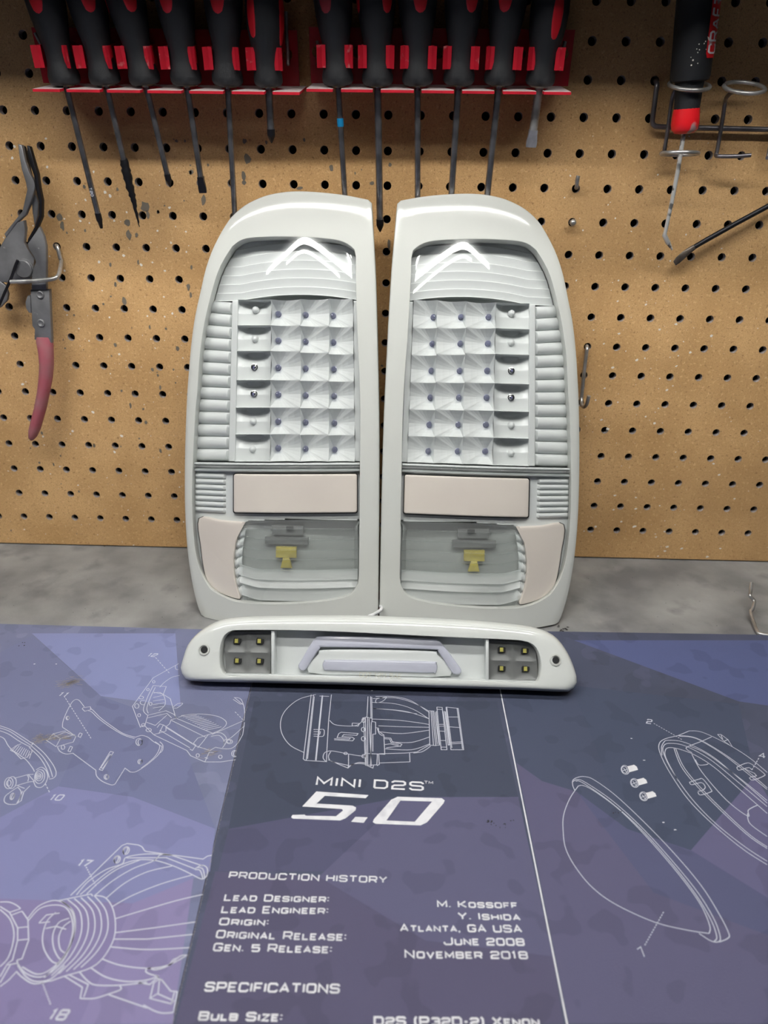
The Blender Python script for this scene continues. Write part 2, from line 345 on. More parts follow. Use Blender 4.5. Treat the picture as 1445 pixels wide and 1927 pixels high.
GL = {  # stroke lettering, wide squared capitals; x and y from 0 to 1
 'A': [[(0, 0), (.5, 1), (1, 0)], [(.2, .3), (.8, .3)]], 'B': [[(0, 0), (0, 1), (.85, 1), (1, .88), (1, .65), (.88, .53), (0, .53)], [(.88, .53), (1, .4), (1, .12), (.85, 0), (0, 0)]],
 'C': [[(1, .75), (1, .85), (.85, 1), (.15, 1), (0, .85), (0, .15), (.15, 0), (.85, 0), (1, .15), (1, .25)]],
 'D': [[(0, 0), (0, 1), (.8, 1), (1, .8), (1, .2), (.8, 0), (0, 0)]], 'E': [[(1, 1), (0, 1), (0, 0), (1, 0)], [(0, .5), (.85, .5)]], 'F': [[(1, 1), (0, 1), (0, 0)], [(0, .47), (.85, .47)]],
 'G': [[(1, .8), (1, .87), (.85, 1), (.15, 1), (0, .85), (0, .15), (.15, 0), (.85, 0), (1, .15), (1, .45), (.55, .45)]],
 'H': [[(0, 0), (0, 1)], [(1, 0), (1, 1)], [(0, .5), (1, .5)]], 'I': [[(0, 0), (0, 1)]], 'J': [[(1, 1), (1, .15), (.85, 0), (.15, 0), (0, .15), (0, .35)]],
 'K': [[(0, 0), (0, 1)], [(.95, 1), (.25, .5), (1, 0)], [(0, .5), (.25, .5)]], 'L': [[(0, 1), (0, 0), (1, 0)]], 'M': [[(0, 0), (0, 1), (.5, .25), (1, 1), (1, 0)]], 'N': [[(0, 0), (0, 1), (1, 0), (1, 1)]],
 'O': [[(.15, 0), (0, .15), (0, .85), (.15, 1), (.85, 1), (1, .85), (1, .15), (.85, 0), (.15, 0)]], 'P': [[(0, 0), (0, 1), (.85, 1), (1, .87), (1, .55), (.85, .42), (0, .42)]],
 'R': [[(0, 0), (0, 1), (.85, 1), (1, .87), (1, .55), (.85, .42), (0, .42)], [(.6, .42), (1, 0)]],
 'S': [[(1, .78), (1, .87), (.85, 1), (.15, 1), (0, .87), (0, .65), (.15, .53), (.85, .5), (1, .38), (1, .13), (.85, 0), (.15, 0), (0, .13), (0, .22)]],
 'T': [[(0, 1), (1, 1)], [(.5, 1), (.5, 0)]], 'U': [[(0, 1), (0, .15), (.15, 0), (.85, 0), (1, .15), (1, 1)]], 'V': [[(0, 1), (.5, 0), (1, 1)]], 'X': [[(0, 0), (1, 1)], [(0, 1), (1, 0)]],
 'Y': [[(0, 1), (.5, .45), (1, 1)], [(.5, .45), (.5, 0)]], 'Z': [[(0, 1), (1, 1), (0, 0), (1, 0)]],
 '0': [[(.15, 0), (0, .15), (0, .85), (.15, 1), (.85, 1), (1, .85), (1, .15), (.85, 0), (.15, 0)]], '1': [[(0, .82), (.5, 1), (.5, 0)]],
 '2': [[(0, .78), (0, .87), (.15, 1), (.85, 1), (1, .87), (1, .62), (.85, .5), (.15, .45), (0, .3), (0, 0), (1, 0)]], '3': [[(0, .87), (.15, 1), (.85, 1), (1, .87), (1, .63), (.85, .52), (.35, .52)], [(.85, .52), (1, .4), (1, .13), (.85, 0), (.15, 0), (0, .13)]],
 '4': [[(.75, 0), (.75, 1), (0, .3), (1, .3)]], '5': [[(1, 1), (0, 1), (0, .58), (.85, .58), (1, .45), (1, .13), (.85, 0), (.15, 0), (0, .13)]], '7': [[(0, 1), (1, 1), (.35, 0)]],
 '8': [[(.15, .53), (0, .65), (0, .87), (.15, 1), (.85, 1), (1, .87), (1, .65), (.85, .53), (.15, .53), (0, .4), (0, .13), (.15, 0), (.85, 0), (1, .13), (1, .4), (.85, .53)]],
 ':': [[(0, .16), (0, .3)], [(0, .66), (0, .8)]], '.': [[(0, 0), (0, .13)]], ',': [[(.1, .1), (0, -.18)]], '(': [[(1, 1.08), (.1, .8), (.1, .2), (1, -.08)]], ')': [[(0, 1.08), (.9, .8), (.9, .2), (0, -.08)]], '-': [[(0, .45), (1, .45)]]}
GW = {'I': 0, ':': 0, '.': 0, ',': .1, '1': .45, '(': .22, ')': .22, '-': .35, 'M': 1.15, ' ': .35, 'E': .85, 'F': .85, 'L': .8}
def layout(txt, smallcaps):
    out = []; x = 0
    for ch in txt:
        s = .78 if (smallcaps and ch.islower()) else 1
        if smallcaps and ch in '0123456789': s = .9
        w = GW.get(ch.upper(), 1)*s
        out.append((ch.upper(), x, w, s)); x += w + .42*(.9 if s < 1 else 1)
    return out, x-.42
def text(mb, txt, L, R, top, th, z, smallcaps=True, slant=0):
    """L, R = ends of the base line on the mat, top = upper left corner (world)"""
    L = Vector(L[:2]); R = Vector(R[:2]); U = Vector(top[:2])-L; ux = (R-L); n = Vector((-ux.y, ux.x)).normalized(); U = n*abs(U.dot(n)); U += ux.normalized()*slant*U.length
    g, tot = layout(txt, smallcaps)
    for ch, x, w, s in g:
        for st_ in GL.get(ch, []):
            ribbon(mb, [L + ux*((x+a*w)/tot) + U*(b*s) for a, b in st_], th, z)

ZM = .002
def Mz(x, y): v = onZ(x, y, ZM); return (v.x, v.y)
def seam(Y): return -.1019+(-.2274-Y)*.0427
matL = empty('work_mat'); tag(matL, 'blue printed fabric work mat covering the bench at the left', 'mat')
matR = empty('work_mat'); tag(matR, 'dark slate printed fabric work mat with a text panel, centre and right', 'mat')
ys = [-.1455-.02*i for i in range(31)]
a = MB(); a.prism([(-.75, -.1452)]+[(-.75, -.75), (seam(-.75)-.0006, -.75)]+[(seam(-.1464)-.0006, -.1464)], .0002, ZM); a.build('cloth', M_matL, matL)
a = MB(); a.prism([(seam(-.1400), -.1400), (seam(-.75), -.75), (.75, -.75), (.75, -.1250)], .0002, ZM); a.build('cloth', M_matR, matR)
# frayed seam
a = MB(); y = -.146
while y > -.6:
    x = seam(y); a.box((x+random.uniform(-.0002, .0002), y, ZM+.0001), (random.uniform(.00012, .0003), .0003, .0001)); y -= random.uniform(.0009, .0016)
tag(a.build('frayed_edge', M_fringe, matR), kind='stuff')
def facets(parent, lst, clip=None):
    for i, (rgb, pts) in enumerate(lst):
        P = [Mz(*p) for p in pts]
        P = [(x, max(-.74, y)) for x, y in P]
        if area(P) < 0: P = P[::-1]
        P3 = [(x, y, ZM+.00004+.00002*(i % 4)) for x, y in P]
        mb = MB(); t = tessellate_polygon([[Vector((x, y, 0)) for x, y in P]]); mb.add(P3, [orient(k, P) for k in t])
        mb.build('printed_facet', facet(rgb), parent)
facets(matL, [((112, 116, 147), [(60, 1196), (190, 1310), (110, 1480), (-40, 1560), (-60, 1260)]),
    ((108, 112, 144), [(190, 1310), (330, 1360), (405, 1560), (250, 1500), (110, 1480)]), ((122, 124, 163), [(110, 1480), (250, 1500), (405, 1560), (395, 1640), (250, 1700), (-40, 1690), (-40, 1560)]),
    ((124, 116, 153), [(-40, 1690), (250, 1700), (150, 1926), (-60, 1926)]), ((130, 122, 159), [(250, 1700), (370, 1610), (325, 1926), (150, 1926)]),
    ((128, 134, 174), [(60, 1192), (330, 1192), (340, 1330), (190, 1310)])])
facets(matR, [((66, 71, 88), [(478, 1320), (720, 1320), (760, 1500), (430, 1560)]), ((68, 73, 90), [(720, 1320), (935, 1320), (975, 1500), (760, 1500)]),
    ((81, 81, 106), [(430, 1560), (760, 1500), (700, 1640), (410, 1640)]), ((91, 90, 116), [(760, 1500), (975, 1500), (1040, 1800), (800, 1770), (600, 1650)]),
    ((85, 82, 106), [(405, 1640), (600, 1650), (800, 1770), (1040, 1800), (1060, 1926), (330, 1926)]),
    ((85, 93, 132), [(1080, 1205), (1460, 1205), (1460, 1330), (1390, 1320)]), ((72, 78, 98), [(950, 1310), (1075, 1290), (1180, 1560), (1085, 1490), (1020, 1470), (965, 1430)]),
    ((70, 77, 97), [(1075, 1290), (1390, 1325), (1420, 1460), (1300, 1600), (1180, 1560)]), ((84, 86, 114), [(1085, 1490), (1180, 1560), (1300, 1600), (1445, 1690), (1445, 1760), (1230, 1680)]),
    ((96, 94, 124), [(1300, 1600), (1420, 1460), (1445, 1500), (1445, 1690)]), ((90, 88, 114), [(972, 1436), (1020, 1470), (1085, 1490), (1230, 1680), (1445, 1760), (1445, 1926), (1070, 1926)])])
# big line between panels, lettering
zr4 = lambda x, y: (330+x*.519, 1600+y*.519)
a = MB(); P0 = Mz(945, 1318); P1 = Mz(1067, 1927); d = Vector(P1)-Vector(P0); ribbon(a, [Vector(P0)-d*.28, Vector(P1)+d*.3], .0008, ZM+.00015); a.build('printed_line', M_print, matR)
for t, L, R, T, th in (('PRODUCTION HISTORY', (195, 100), (765, 118), (195, 80), .0007), ('Lead Designer:', (178, 182), (553, 188), (178, 161), .0007), ('Lead Engineer:', (168, 226), (550, 230), (168, 204), .0007),
    ('Origin:', (160, 270), (333, 272), (160, 248), .0007), ('Original Release:', (148, 317), (615, 327), (148, 292), .0007), ('Gen. 5 Release:', (138, 364), (563, 372), (138, 339), .0007),
    ('M. Kossoff', (952, 206), (1238, 209), (952, 185), .0007), ('Y. Ishida', (1027, 250), (1248, 253), (1027, 228), .0007), ('Atlanta, GA USA', (817, 293), (1255, 297), (817, 270), .0007),
    ('June 2008', (976, 342), (1263, 345), (976, 317), .0007), ('November 2018', (834, 390), (1275, 393), (834, 364), .0007), ('SPECIFICATIONS', (107, 510), (592, 517), (107, 481), .0008),
    ('Bulb Size:', (85, 615), (382, 619), (85, 588), .0008), ('D2S (P32D-2) Xenon', (722, 634), (1318, 637), (722, 606), .0008)):
    a = MB(); text(a, t, Mz(*zr4(*L)), Mz(*zr4(*R)), Mz(*zr4(*T)), th+.0001, ZM+.00015, t != t.upper()); a.build('printed_lettering', M_print, matR)
z3 = lambda x, y: (480+x*.346, 1290+y*.346)
a = MB(); text(a, 'MINI D2S', Mz(*z3(334, 541)), Mz(*z3(912, 570)), Mz(*z3(334, 500)), .0013, ZM+.00015, False)
text(a, 'TM', Mz(*z3(920, 533)), Mz(*z3(966, 536)), Mz(*z3(920, 520)), .0004, ZM+.00015, False); a.build('printed_lettering', M_print, matR)
def flat(mb, outer, holes=(), f=z3, z=ZM+.00015):
    lp = [[Vector(Mz(*f(*p))+(0,)) for p in outer]]+[[Vector(Mz(*f(*p))+(0,)) for p in h] for h in holes]
    al = [p for l in lp for p in l]
    for t in tessellate_polygon(lp):
        t = orient(t, [(p.x, p.y) for p in al]); b = len(mb.v); mb.v += [(al[i].x, al[i].y, z) for i in t]; mb.f.append((b, b+1, b+2))
a = MB()
flat(a, [(333, 577), (617, 597), (601, 614), (379, 601), (334, 643), (528, 654), (549, 664), (546, 680), (492, 723), (462, 735), (205, 725), (196, 717), (203, 705), (270, 703), (274, 709), (440, 712), (478, 681), (472, 673), (256, 659)])
flat(a, [(545, 715), (612, 718), (590, 748), (522, 742)])
flat(a, [(775, 606), (1015, 614), (1031, 626), (1024, 642), (935, 745), (900, 762), (655, 753), (640, 744), (646, 728), (740, 622)], [[(790, 627), (962, 632), (868, 742), (714, 735)]])
a.build('printed_lettering', M_print, matR)

# line drawings printed on the mats
def draw(parent, f, strokes, w=.00046, name='printed_drawing'):
    mb = MB()
    for s_ in strokes:
        kind, pts = s_[0], s_[1:]
        if kind == 'e':
            cx, cy, rx, ry, ro, a0, a1 = (list(pts)+[0, 0, 360][len(pts)-4:])[:7] if len(pts) < 7 else pts
            n = max(10, int(abs(a1-a0)/14)); P = []
            for k in range(n+1):
                t = math.radians(a0+(a1-a0)*k/n); x = rx*math.cos(t); y = ry*math.sin(t); r_ = math.radians(ro)
                P.append((cx+x*math.cos(r_)-y*math.sin(r_), cy+x*math.sin(r_)+y*math.cos(r_)))
        elif kind == 's': P = smooth_pts(pts, 6)
        elif kind == 'd':
            (x0, y0), (x1, y1) = pts; n = max(3, int(math.hypot(x1-x0, y1-y0)/16))
            for k in range(n): ribbon(mb, [Mz(*f(x0+(x1-x0)*(k+u)/n, y0+(y1-y0)*(k+u)/n)) for u in (.1, .7)], w, ZM+.00012)
            continue
        elif kind == 'n':
            (x, y), dig, wd, ht, sl = pts
            text(mb, dig, Mz(*f(x, y)), Mz(*f(x+wd, y+sl)), Mz(*f(x, y-ht)), w*1.7, ZM+.00015, False, .25); continue
        else: P = list(pts)
        ribbon(mb, [Mz(*f(*p)) for p in P], w, ZM+.00012)
    return mb.build(name, M_line, parent)
zl = lambda x, y: (x*.3322, 1170+y*.3322)
draw(matL, zl, [('s', (430, 440), (412, 452), (395, 478), (372, 525), (356, 570), (354, 598)), ('l', (354, 598), (430, 650), (415, 682), (325, 708)), ('s', (325, 708), (340, 735), (375, 750), (412, 745)), ('l', (412, 745), (543, 842)),
    ('s', (543, 842), (548, 875), (580, 905), (630, 925), (652, 920)), ('l', (652, 920), (708, 830), (738, 852)), ('s', (738, 852), (770, 850), (820, 820), (870, 780), (900, 750), (917, 712), (905, 700), (870, 680), (838, 655), (805, 645), (780, 650), (768, 655)),
    ('s', (768, 655), (700, 635), (630, 590), (570, 545), (530, 505), (510, 490)), ('s', (762, 662), (700, 642), (625, 598), (560, 550), (520, 512), (500, 505)), ('l', (470, 488), (512, 482), (516, 498), (480, 508), (466, 494), (470, 488)),
    ('s', (430, 440), (448, 446), (468, 470), (478, 484)), ('e', 383, 546, 9, 11), ('e', 385, 546, 6, 9), ('e', 357, 712, 10, 12), ('e', 788, 682, 18, 20), ('e', 794, 683, 12, 17), ('e', 793, 794, 12, 13), ('e', 797, 795, 8, 11), ('e', 603, 880, 13, 14), ('e', 606, 880, 8, 12),
    ('l', (275, 668), (370, 625), (430, 650)), ('l', (275, 668), (262, 672), (318, 708), (342, 662), (300, 636), (275, 668)), ('l', (342, 662), (425, 640)), ('l', (300, 636), (372, 618)),
    ('l', (625, 735), (643, 740), (580, 843), (562, 838), (625, 735)), ('l', (622, 752), (634, 757), (582, 832), (572, 828), (622, 752)), ('l', (452, 630), (466, 636), (456, 656), (442, 650), (452, 630)), ('l', (398, 706), (411, 711), (398, 738), (385, 733), (398, 706)),
    ('s', (905, 680), (922, 700), (920, 730), (900, 748)), ('s', (878, 680), (905, 705), (885, 755), (845, 795), (800, 830)),
    ('d', (362, 420), (518, 665)), ('n', (330, 420), '11', 44, 20, 3)])
draw(matL, zl, [('l', (1012, 238), (868, 318), (830, 370), (750, 480), (795, 598), (818, 585)), ('s', (905, 372), (930, 345), (975, 315), (1018, 305)), ('l', (868, 362), (942, 368), (925, 412), (870, 400)),
    ('s', (868, 362), (835, 430), (812, 500), (835, 530)), ('s', (880, 372), (852, 430), (832, 490), (840, 520)), ('l', (820, 590), (838, 530), (940, 505), (985, 525), (1000, 548)), ('l', (838, 545), (945, 520), (972, 545)),
    ('s', (870, 405), (905, 402), (930, 425), (935, 470), (900, 505)), ('l', (868, 430), (922, 418)), ('l', (866, 450), (930, 440)), ('l', (866, 470), (932, 460)), ('l', (866, 490), (925, 480)), ('l', (905, 400), (965, 437), (980, 490), (997, 548)),
    ('s', (978, 488), (1005, 466), (1035, 464), (1005, 488), (985, 490)), ('l', (820, 590), (870, 640), (900, 632), (940, 620), (940, 595), (960, 580), (970, 555), (1000, 548)), ('l', (830, 570), (880, 588), (945, 530)), ('l', (900, 635), (925, 585), (905, 580), (890, 600)),
    ('l', (1000, 548), (1210, 635)), ('l', (972, 560), (1165, 655)), ('l', (925, 585), (1090, 690)), ('l', (905, 615), (1075, 715)), ('l', (940, 600), (1110, 705)), ('l', (872, 642), (1058, 730)),
    ('s', (1010, 542), (1070, 526), (1150, 524), (1230, 536), (1275, 560), (1280, 585), (1250, 612), (1205, 632))] +
    [('l', (1025+13*k, 538+7.5*k-6), (1100+14*k, 524+5*k+k*k*.14)) for k in range(12)] +
    [('l', (1075, 722), (1090, 730), (1110, 700), (1095, 690), (1120, 660), (1180, 640), (1205, 632)), ('s', (1205, 632), (1250, 630), (1280, 655), (1280, 685), (1260, 715)), ('s', (1195, 650), (1240, 645), (1265, 668), (1268, 695)),
    ('l', (1110, 705), (1190, 730), (1220, 712), (1262, 720)), ('l', (1120, 715), (1150, 680), (1180, 640)), ('s', (1268, 690), (1275, 668), (1305, 660), (1385, 590)), ('s', (1262, 720), (1310, 718), (1345, 690), (1375, 640)),
    ('e', 1300, 680, 17, 12), ('e', 1297, 679, 11, 8), ('l', (1058, 730), (1080, 760), (1160, 795), (1250, 795), (1335, 782)), ('l', (1160, 795), (1185, 740), (1210, 742)), ('l', (1160, 770), (1178, 775)), ('e', 1120, 758, 9, 10), ('e', 1248, 766, 10, 10), ('e', 1330, 748, 18, 18, 0, 60, 300), ('e', 1335, 748, 13, 16, 0, 80, 290),
    ('s', (1325, 430), (1365, 440), (1385, 500), (1382, 560)), ('l', (1330, 432), (1375, 470)), ('l', (1320, 440), (1362, 468), (1378, 462)), ('l', (1382, 560), (1200, 640)), ('l', (1385, 570), (1375, 640)),
    ('e', 871, 341, 7, 7), ('e', 838, 385, 7, 7), ('e', 775, 478, 12, 13), ('e', 800, 430, 13, 8), ('e', 788, 530, 8, 9), ('e', 842, 614, 15, 10), ('e', 853, 466, 8, 9), ('e', 812, 458, 18, 13, 0, 60, 300), ('e', 1005, 258, 12, 15, 0, 60, 270), ('e', 812, 586, 10, 9),
    ('d', (880, 202), (962, 295)), ('d', (1330, 510), (1380, 560)), ('n', (836, 196), '12', 42, 18, 3)])
draw(matL, zl, [('s', (0, 590), (60, 612), (130, 655), (190, 695)), ('s', (0, 602), (55, 622), (120, 665), (178, 702)), ('s', (0, 618), (50, 638), (110, 678), (175, 712)), ('l', (178, 702), (188, 688), (178, 685)),
    ('s', (188, 690), (250, 745), (300, 810), (318, 850)), ('s', (178, 704), (240, 762), (280, 825), (298, 880)), ('s', (165, 712), (225, 770), (262, 830), (280, 885)), ('s', (318, 850), (316, 872), (300, 888), (278, 892)),
    ('s', (0, 650), (25, 665), (45, 700), (70, 728), (110, 755), (150, 785), (185, 830), (195, 850)), ('l', (58, 728), (82, 740), (120, 778), (152, 768), (182, 740), (180, 728)), ('l', (58, 728), (88, 705), (120, 692)),
    ] + [('l', (70+12*k, 732+5.5*k), (100+10*k, 697+5*k)) for k in range(9)] + [
    ('e', 225, 878, 28, 40, 12), ('e', 222, 876, 20, 26, 12), ('e', 220, 876, 12, 15, 12), ('e', 220, 876, 5, 6), ('s', (205, 840), (235, 825), (262, 845), (270, 880), (258, 915), (235, 938), (205, 935), (190, 905)),
    ('l', (190, 865), (160, 866), (80, 888)), ('l', (195, 905), (165, 908), (90, 930)), ('e', 68, 912, 24, 34, 10), ('e', 50, 915, 24, 32, 10), ('e', 50, 915, 13, 17, 10), ('s', (155, 870), (162, 885), (158, 905)), ('l', (160, 866), (195, 905)),
    ('s', (100, 938), (60, 965), (30, 990), (25, 1020), (50, 1035), (90, 1035)), ('s', (100, 938), (118, 960), (115, 990), (95, 1030)), ('l', (90, 1035), (120, 1015), (135, 965), (170, 930)), ('l', (100, 930), (140, 945)), ('l', (102, 1025), (128, 960)), ('e', 70, 990, 11, 20, 20), ('e', 73, 990, 6, 17, 20), ('d', (255, 915), (283, 972)),
    ('n', (280, 1010), '10', 62, 30, 2)])
zb = lambda x, y: (x*.2768, 1540+y*.2768)
draw(matL, zb, [('l', (480, 525), (830, 185), (865, 172), (940, 182)), ('s', (940, 182), (965, 195), (985, 222), (1010, 228)), ('l', (1010, 228), (1380, 278), (1410, 258), (1440, 252)), ('e', 857, 220, 20, 27, 25), ('e', 852, 220, 12, 25, 25), ('e', 796, 280, 20, 26, 25), ('e', 791, 280, 12, 24, 25),
    ('s', (520, 522), (600, 430), (720, 350), (830, 310), (860, 265), (1000, 243), (1160, 250)), ('s', (545, 520), (640, 440), (760, 350), (900, 290), (1040, 285), (1180, 325), (1310, 385)), ('s', (590, 515), (680, 430), (800, 345), (950, 285)),
    ('s', (645, 525), (760, 430), (900, 345), (1045, 290), (1090, 250), (1160, 255)), ('s', (720, 545), (850, 440), (1000, 365), (1170, 325)), ('s', (765, 600), (900, 525), (1100, 445), (1310, 385)), ('s', (785, 683), (960, 630), (1200, 560), (1380, 518)),
    ('l', (785, 778), (1050, 745), (1330, 705)), ('l', (775, 822), (1000, 822), (1310, 790)), ('s', (755, 875), (1000, 893), (1290, 880)), ('s', (690, 955), (820, 1000), (1000, 1020), (1140, 1000), (1275, 930)),
    ('s', (615, 1015), (720, 1080), (860, 1110), (1000, 1100), (1080, 1070)), ('s', (540, 1045), (600, 1110), (660, 1135), (820, 1135), (1000, 1115)), ('l', (1160, 250), (1380, 325)), ('l', (860, 270), (1130, 268), (1325, 345)), ('s', (1325, 345), (1370, 320), (1405, 335), (1410, 375), (1395, 405), (1365, 412), (1310, 385)), ('s', (1325, 350), (1360, 355), (1380, 410)), ('s', (1340, 335), (1378, 345), (1392, 405))] +
    [('s', (415+45*k, 560-7*k), (500+44*k, 640-2*k), (505+45*k, 790-4*k), (430+46*k, 950-9*k), (300+50*k, 1085-14*k)) for k in range(6)] +
    [('s', (645, 525), (715, 540), (765, 610), (785, 720), (770, 830), (700, 950), (610, 1020), (450, 1070)), ('s', (190, 680), (260, 600), (360, 560), (440, 580), (495, 650), (505, 770), (475, 880), (420, 980), (330, 1060), (250, 1080), (170, 1050), (120, 990)),
    ('s', (190, 700), (270, 615), (370, 590), (450, 610), (490, 690), (490, 800), (440, 930), (340, 1030), (250, 1060), (150, 1010)), ('s', (340, 1105), (230, 1125), (150, 1080), (110, 1040)), ('l', (450, 1070), (340, 1108)), ('l', (400, 560), (620, 515)), ('l', (620, 515), (630, 530)),
    ('s', (380, 640), (320, 700), (290, 800), (300, 890), (350, 970), (400, 990)), ('s', (470, 680), (400, 710), (360, 790), (365, 880), (400, 950), (430, 960)), ('s', (480, 700), (430, 740), (400, 810), (410, 890), (450, 920)), ('l', (265, 712), (315, 658), (405, 645)), ('l', (265, 712), (340, 705)), ('l', (310, 750), (380, 735), (450, 755)),
    ('s', (0, 570), (60, 570), (110, 590), (140, 615)), ('l', (140, 615), (65, 640), (0, 600)), ('l', (65, 640), (120, 745), (120, 830), (85, 965), (50, 990)), ('s', (0, 620), (70, 690), (95, 800), (60, 940), (0, 1010)), ('l', (150, 632), (190, 690), (192, 740), (195, 830), (150, 955), (115, 965)), ('l', (120, 745), (190, 738)), ('l', (118, 830), (195, 822)), ('l', (75, 660), (150, 632)),
    ('l', (50, 990), (0, 1080)), ('l', (75, 990), (0, 1120)), ('l', (115, 1040), (60, 1100), (0, 1145)), ('l', (40, 1000), (120, 985), (115, 965)), ('s', (120, 1000), (180, 1080), (250, 1110), (350, 1090), (440, 1000)), ('l', (440, 1075), (560, 1150), (545, 1225)), ('l', (470, 1065), (600, 1130), (570, 1215)), ('s', (545, 1225), (640, 1225), (740, 1195), (820, 1165), (815, 1140)),
    ('l', (740, 1200), (1000, 1290)), ('s', (975, 1270), (1050, 1310), (1110, 1325), (1180, 1320)), ('l', (1180, 1320), (1205, 1180), (1160, 1175), (1100, 1100), (1065, 1085), (1020, 1130), (945, 1120)), ('l', (1020, 1225), (1045, 1120), (1085, 1090), (1075, 1190), (1020, 1225), (1165, 1262), (1180, 1240), (1075, 1195)), ('l', (1165, 1262), (1185, 1185)),
    ('s', (1080, 1075), (1020, 1060), (990, 1040), (1010, 1020), (1060, 1030), (1150, 1000), (1220, 940), (1275, 930)), ('s', (1150, 1000), (1180, 960), (1215, 950)), ('d', (585, 330), (655, 465)), ('d', (285, 1110), (345, 1270)), ('n', (527, 322), '17', 72, 40, 5), ('n', (330, 1365), '18', 105, 65, 5)], w=.0006)
draw(matR, z3, [('s', (330, 50), (240, 75), (170, 130), (140, 190), (145, 260), (190, 325), (265, 365)), ('l', (305, 50), (262, 400), (272, 408), (388, 415), (390, 360), (400, 190), (415, 50)), ('l', (318, 50), (278, 408)), ('l', (322, 60), (285, 400)), ('l', (368, 55), (332, 408)), ('l', (364, 55), (328, 408)),
    ('l', (350, 58), (402, 60)), ('l', (318, 240), (360, 240)), ('s', (345, 240), (372, 240), (376, 258), (370, 276), (350, 278)), ('l', (350, 278), (318, 276)), ('l', (318, 252), (355, 252), (352, 266), (318, 265)),
    ('s', (405, 190), (430, 212), (480, 220), (540, 220), (572, 205), (590, 180)), ('l', (528, 205), (568, 207), (560, 222), (528, 220), (528, 205)), ('l', (468, 255), (560, 262), (552, 272), (482, 268), (472, 278), (528, 282), (540, 290), (530, 302), (430, 296)), ('l', (445, 286), (455, 262), (468, 255)), ('l', (430, 290), (510, 295), (518, 288), (448, 284)),
    ('s', (388, 416), (370, 395), (380, 365), (420, 357), (500, 372), (560, 382), (600, 385)), ('s', (412, 360), (400, 380), (402, 400), (420, 415), (505, 435)), ('l', (398, 405), (505, 450), (508, 435), (508, 372)), ('s', (505, 450), (530, 430), (570, 425), (605, 430)), ('s', (508, 440), (560, 420), (600, 422)), ('e', 492, 370, 9, 6),
    ('l', (614, 60), (608, 175)), ('l', (628, 60), (630, 180)), ('l', (634, 62), (636, 180)), ('l', (583, 178), (605, 172), (636, 180), (636, 200)), ('l', (590, 175), (600, 435)), ('l', (600, 175), (605, 435)), ('l', (612, 175), (612, 438)), ('l', (620, 180), (632, 440)), ('l', (632, 200), (628, 440)), ('l', (640, 265), (640, 360)), ('e', 590, 190, 9, 12), ('e', 588, 240, 10, 12), ('e', 588, 290, 10, 12), ('e', 590, 385, 9, 9),
    ('l', (632, 195), (655, 200), (655, 265), (640, 265)), ('l', (655, 230), (670, 232), (672, 250), (700, 270), (705, 375), (600, 370)), ('s', (665, 235), (675, 262), (695, 275)), ('l', (665, 372), (662, 432), (600, 435)), ('l', (672, 375), (675, 430), (662, 437)), ('l', (605, 435), (640, 450), (645, 432)),
    ('l', (700, 283), (738, 287), (745, 305), (798, 320), (790, 332), (735, 318), (705, 322)), ('l', (700, 290), (732, 292), (740, 312), (780, 322)), ('l', (712, 340), (790, 330)), ('s', (636, 92), (760, 100), (860, 130), (945, 182)), ('l', (636, 125), (760, 135), (880, 155)), ('s', (636, 125), (800, 138), (900, 165), (945, 182)), ('s', (636, 183), (780, 190), (900, 205), (945, 213)), ('s', (670, 220), (800, 225), (945, 228)), ('s', (672, 252), (800, 262), (950, 243)), ('s', (745, 308), (850, 310), (950, 280)), ('s', (705, 345), (850, 350), (950, 318)), ('s', (640, 72), (760, 68), (860, 95), (945, 140)), ('s', (655, 60), (760, 62), (850, 85), (950, 150)),
    ('s', (655, 92), (660, 75), (690, 68), (715, 65), (690, 88), (655, 95)), ('l', (675, 372), (820, 368), (880, 362), (952, 322)), ('s', (860, 368), (910, 360), (955, 330)), ('l', (675, 422), (842, 416), (840, 368)),
    ('l', (945, 138), (950, 325), (985, 328)), ('l', (945, 138), (975, 140)), ('l', (956, 138), (970, 328)), ('l', (963, 140), (982, 326), (1003, 325), (985, 140)), ('l', (970, 140), (990, 320)), ('l', (978, 145), (1000, 320)), ('l', (988, 118), (1017, 120), (1043, 350), (1012, 350), (988, 118)), ('l', (990, 130), (1018, 132)), ('l', (1000, 212), (1028, 212)), ('l', (1002, 222), (1029, 222)), ('l', (1004, 248), (1030, 250)), ('l', (1008, 300), (1036, 300)), ('l', (1010, 336), (1040, 336)),
    ('l', (1022, 140), (1050, 325), (1060, 322), (1035, 142)), ('l', (1030, 140), (1057, 326)), ('l', (1038, 118), (1104, 125), (1134, 350), (1065, 350), (1038, 118)), ('l', (1042, 118), (1070, 340)), ('l', (1098, 124), (1128, 346)), ('l', (1045, 172), (1108, 172)), ('l', (1052, 225), (1118, 230)), ('l', (1060, 310), (1128, 307)), ('l', (1062, 318), (1130, 315))], w=.0005)
zq = lambda x, y: (980+x*.3218, 1280+y*.3218)
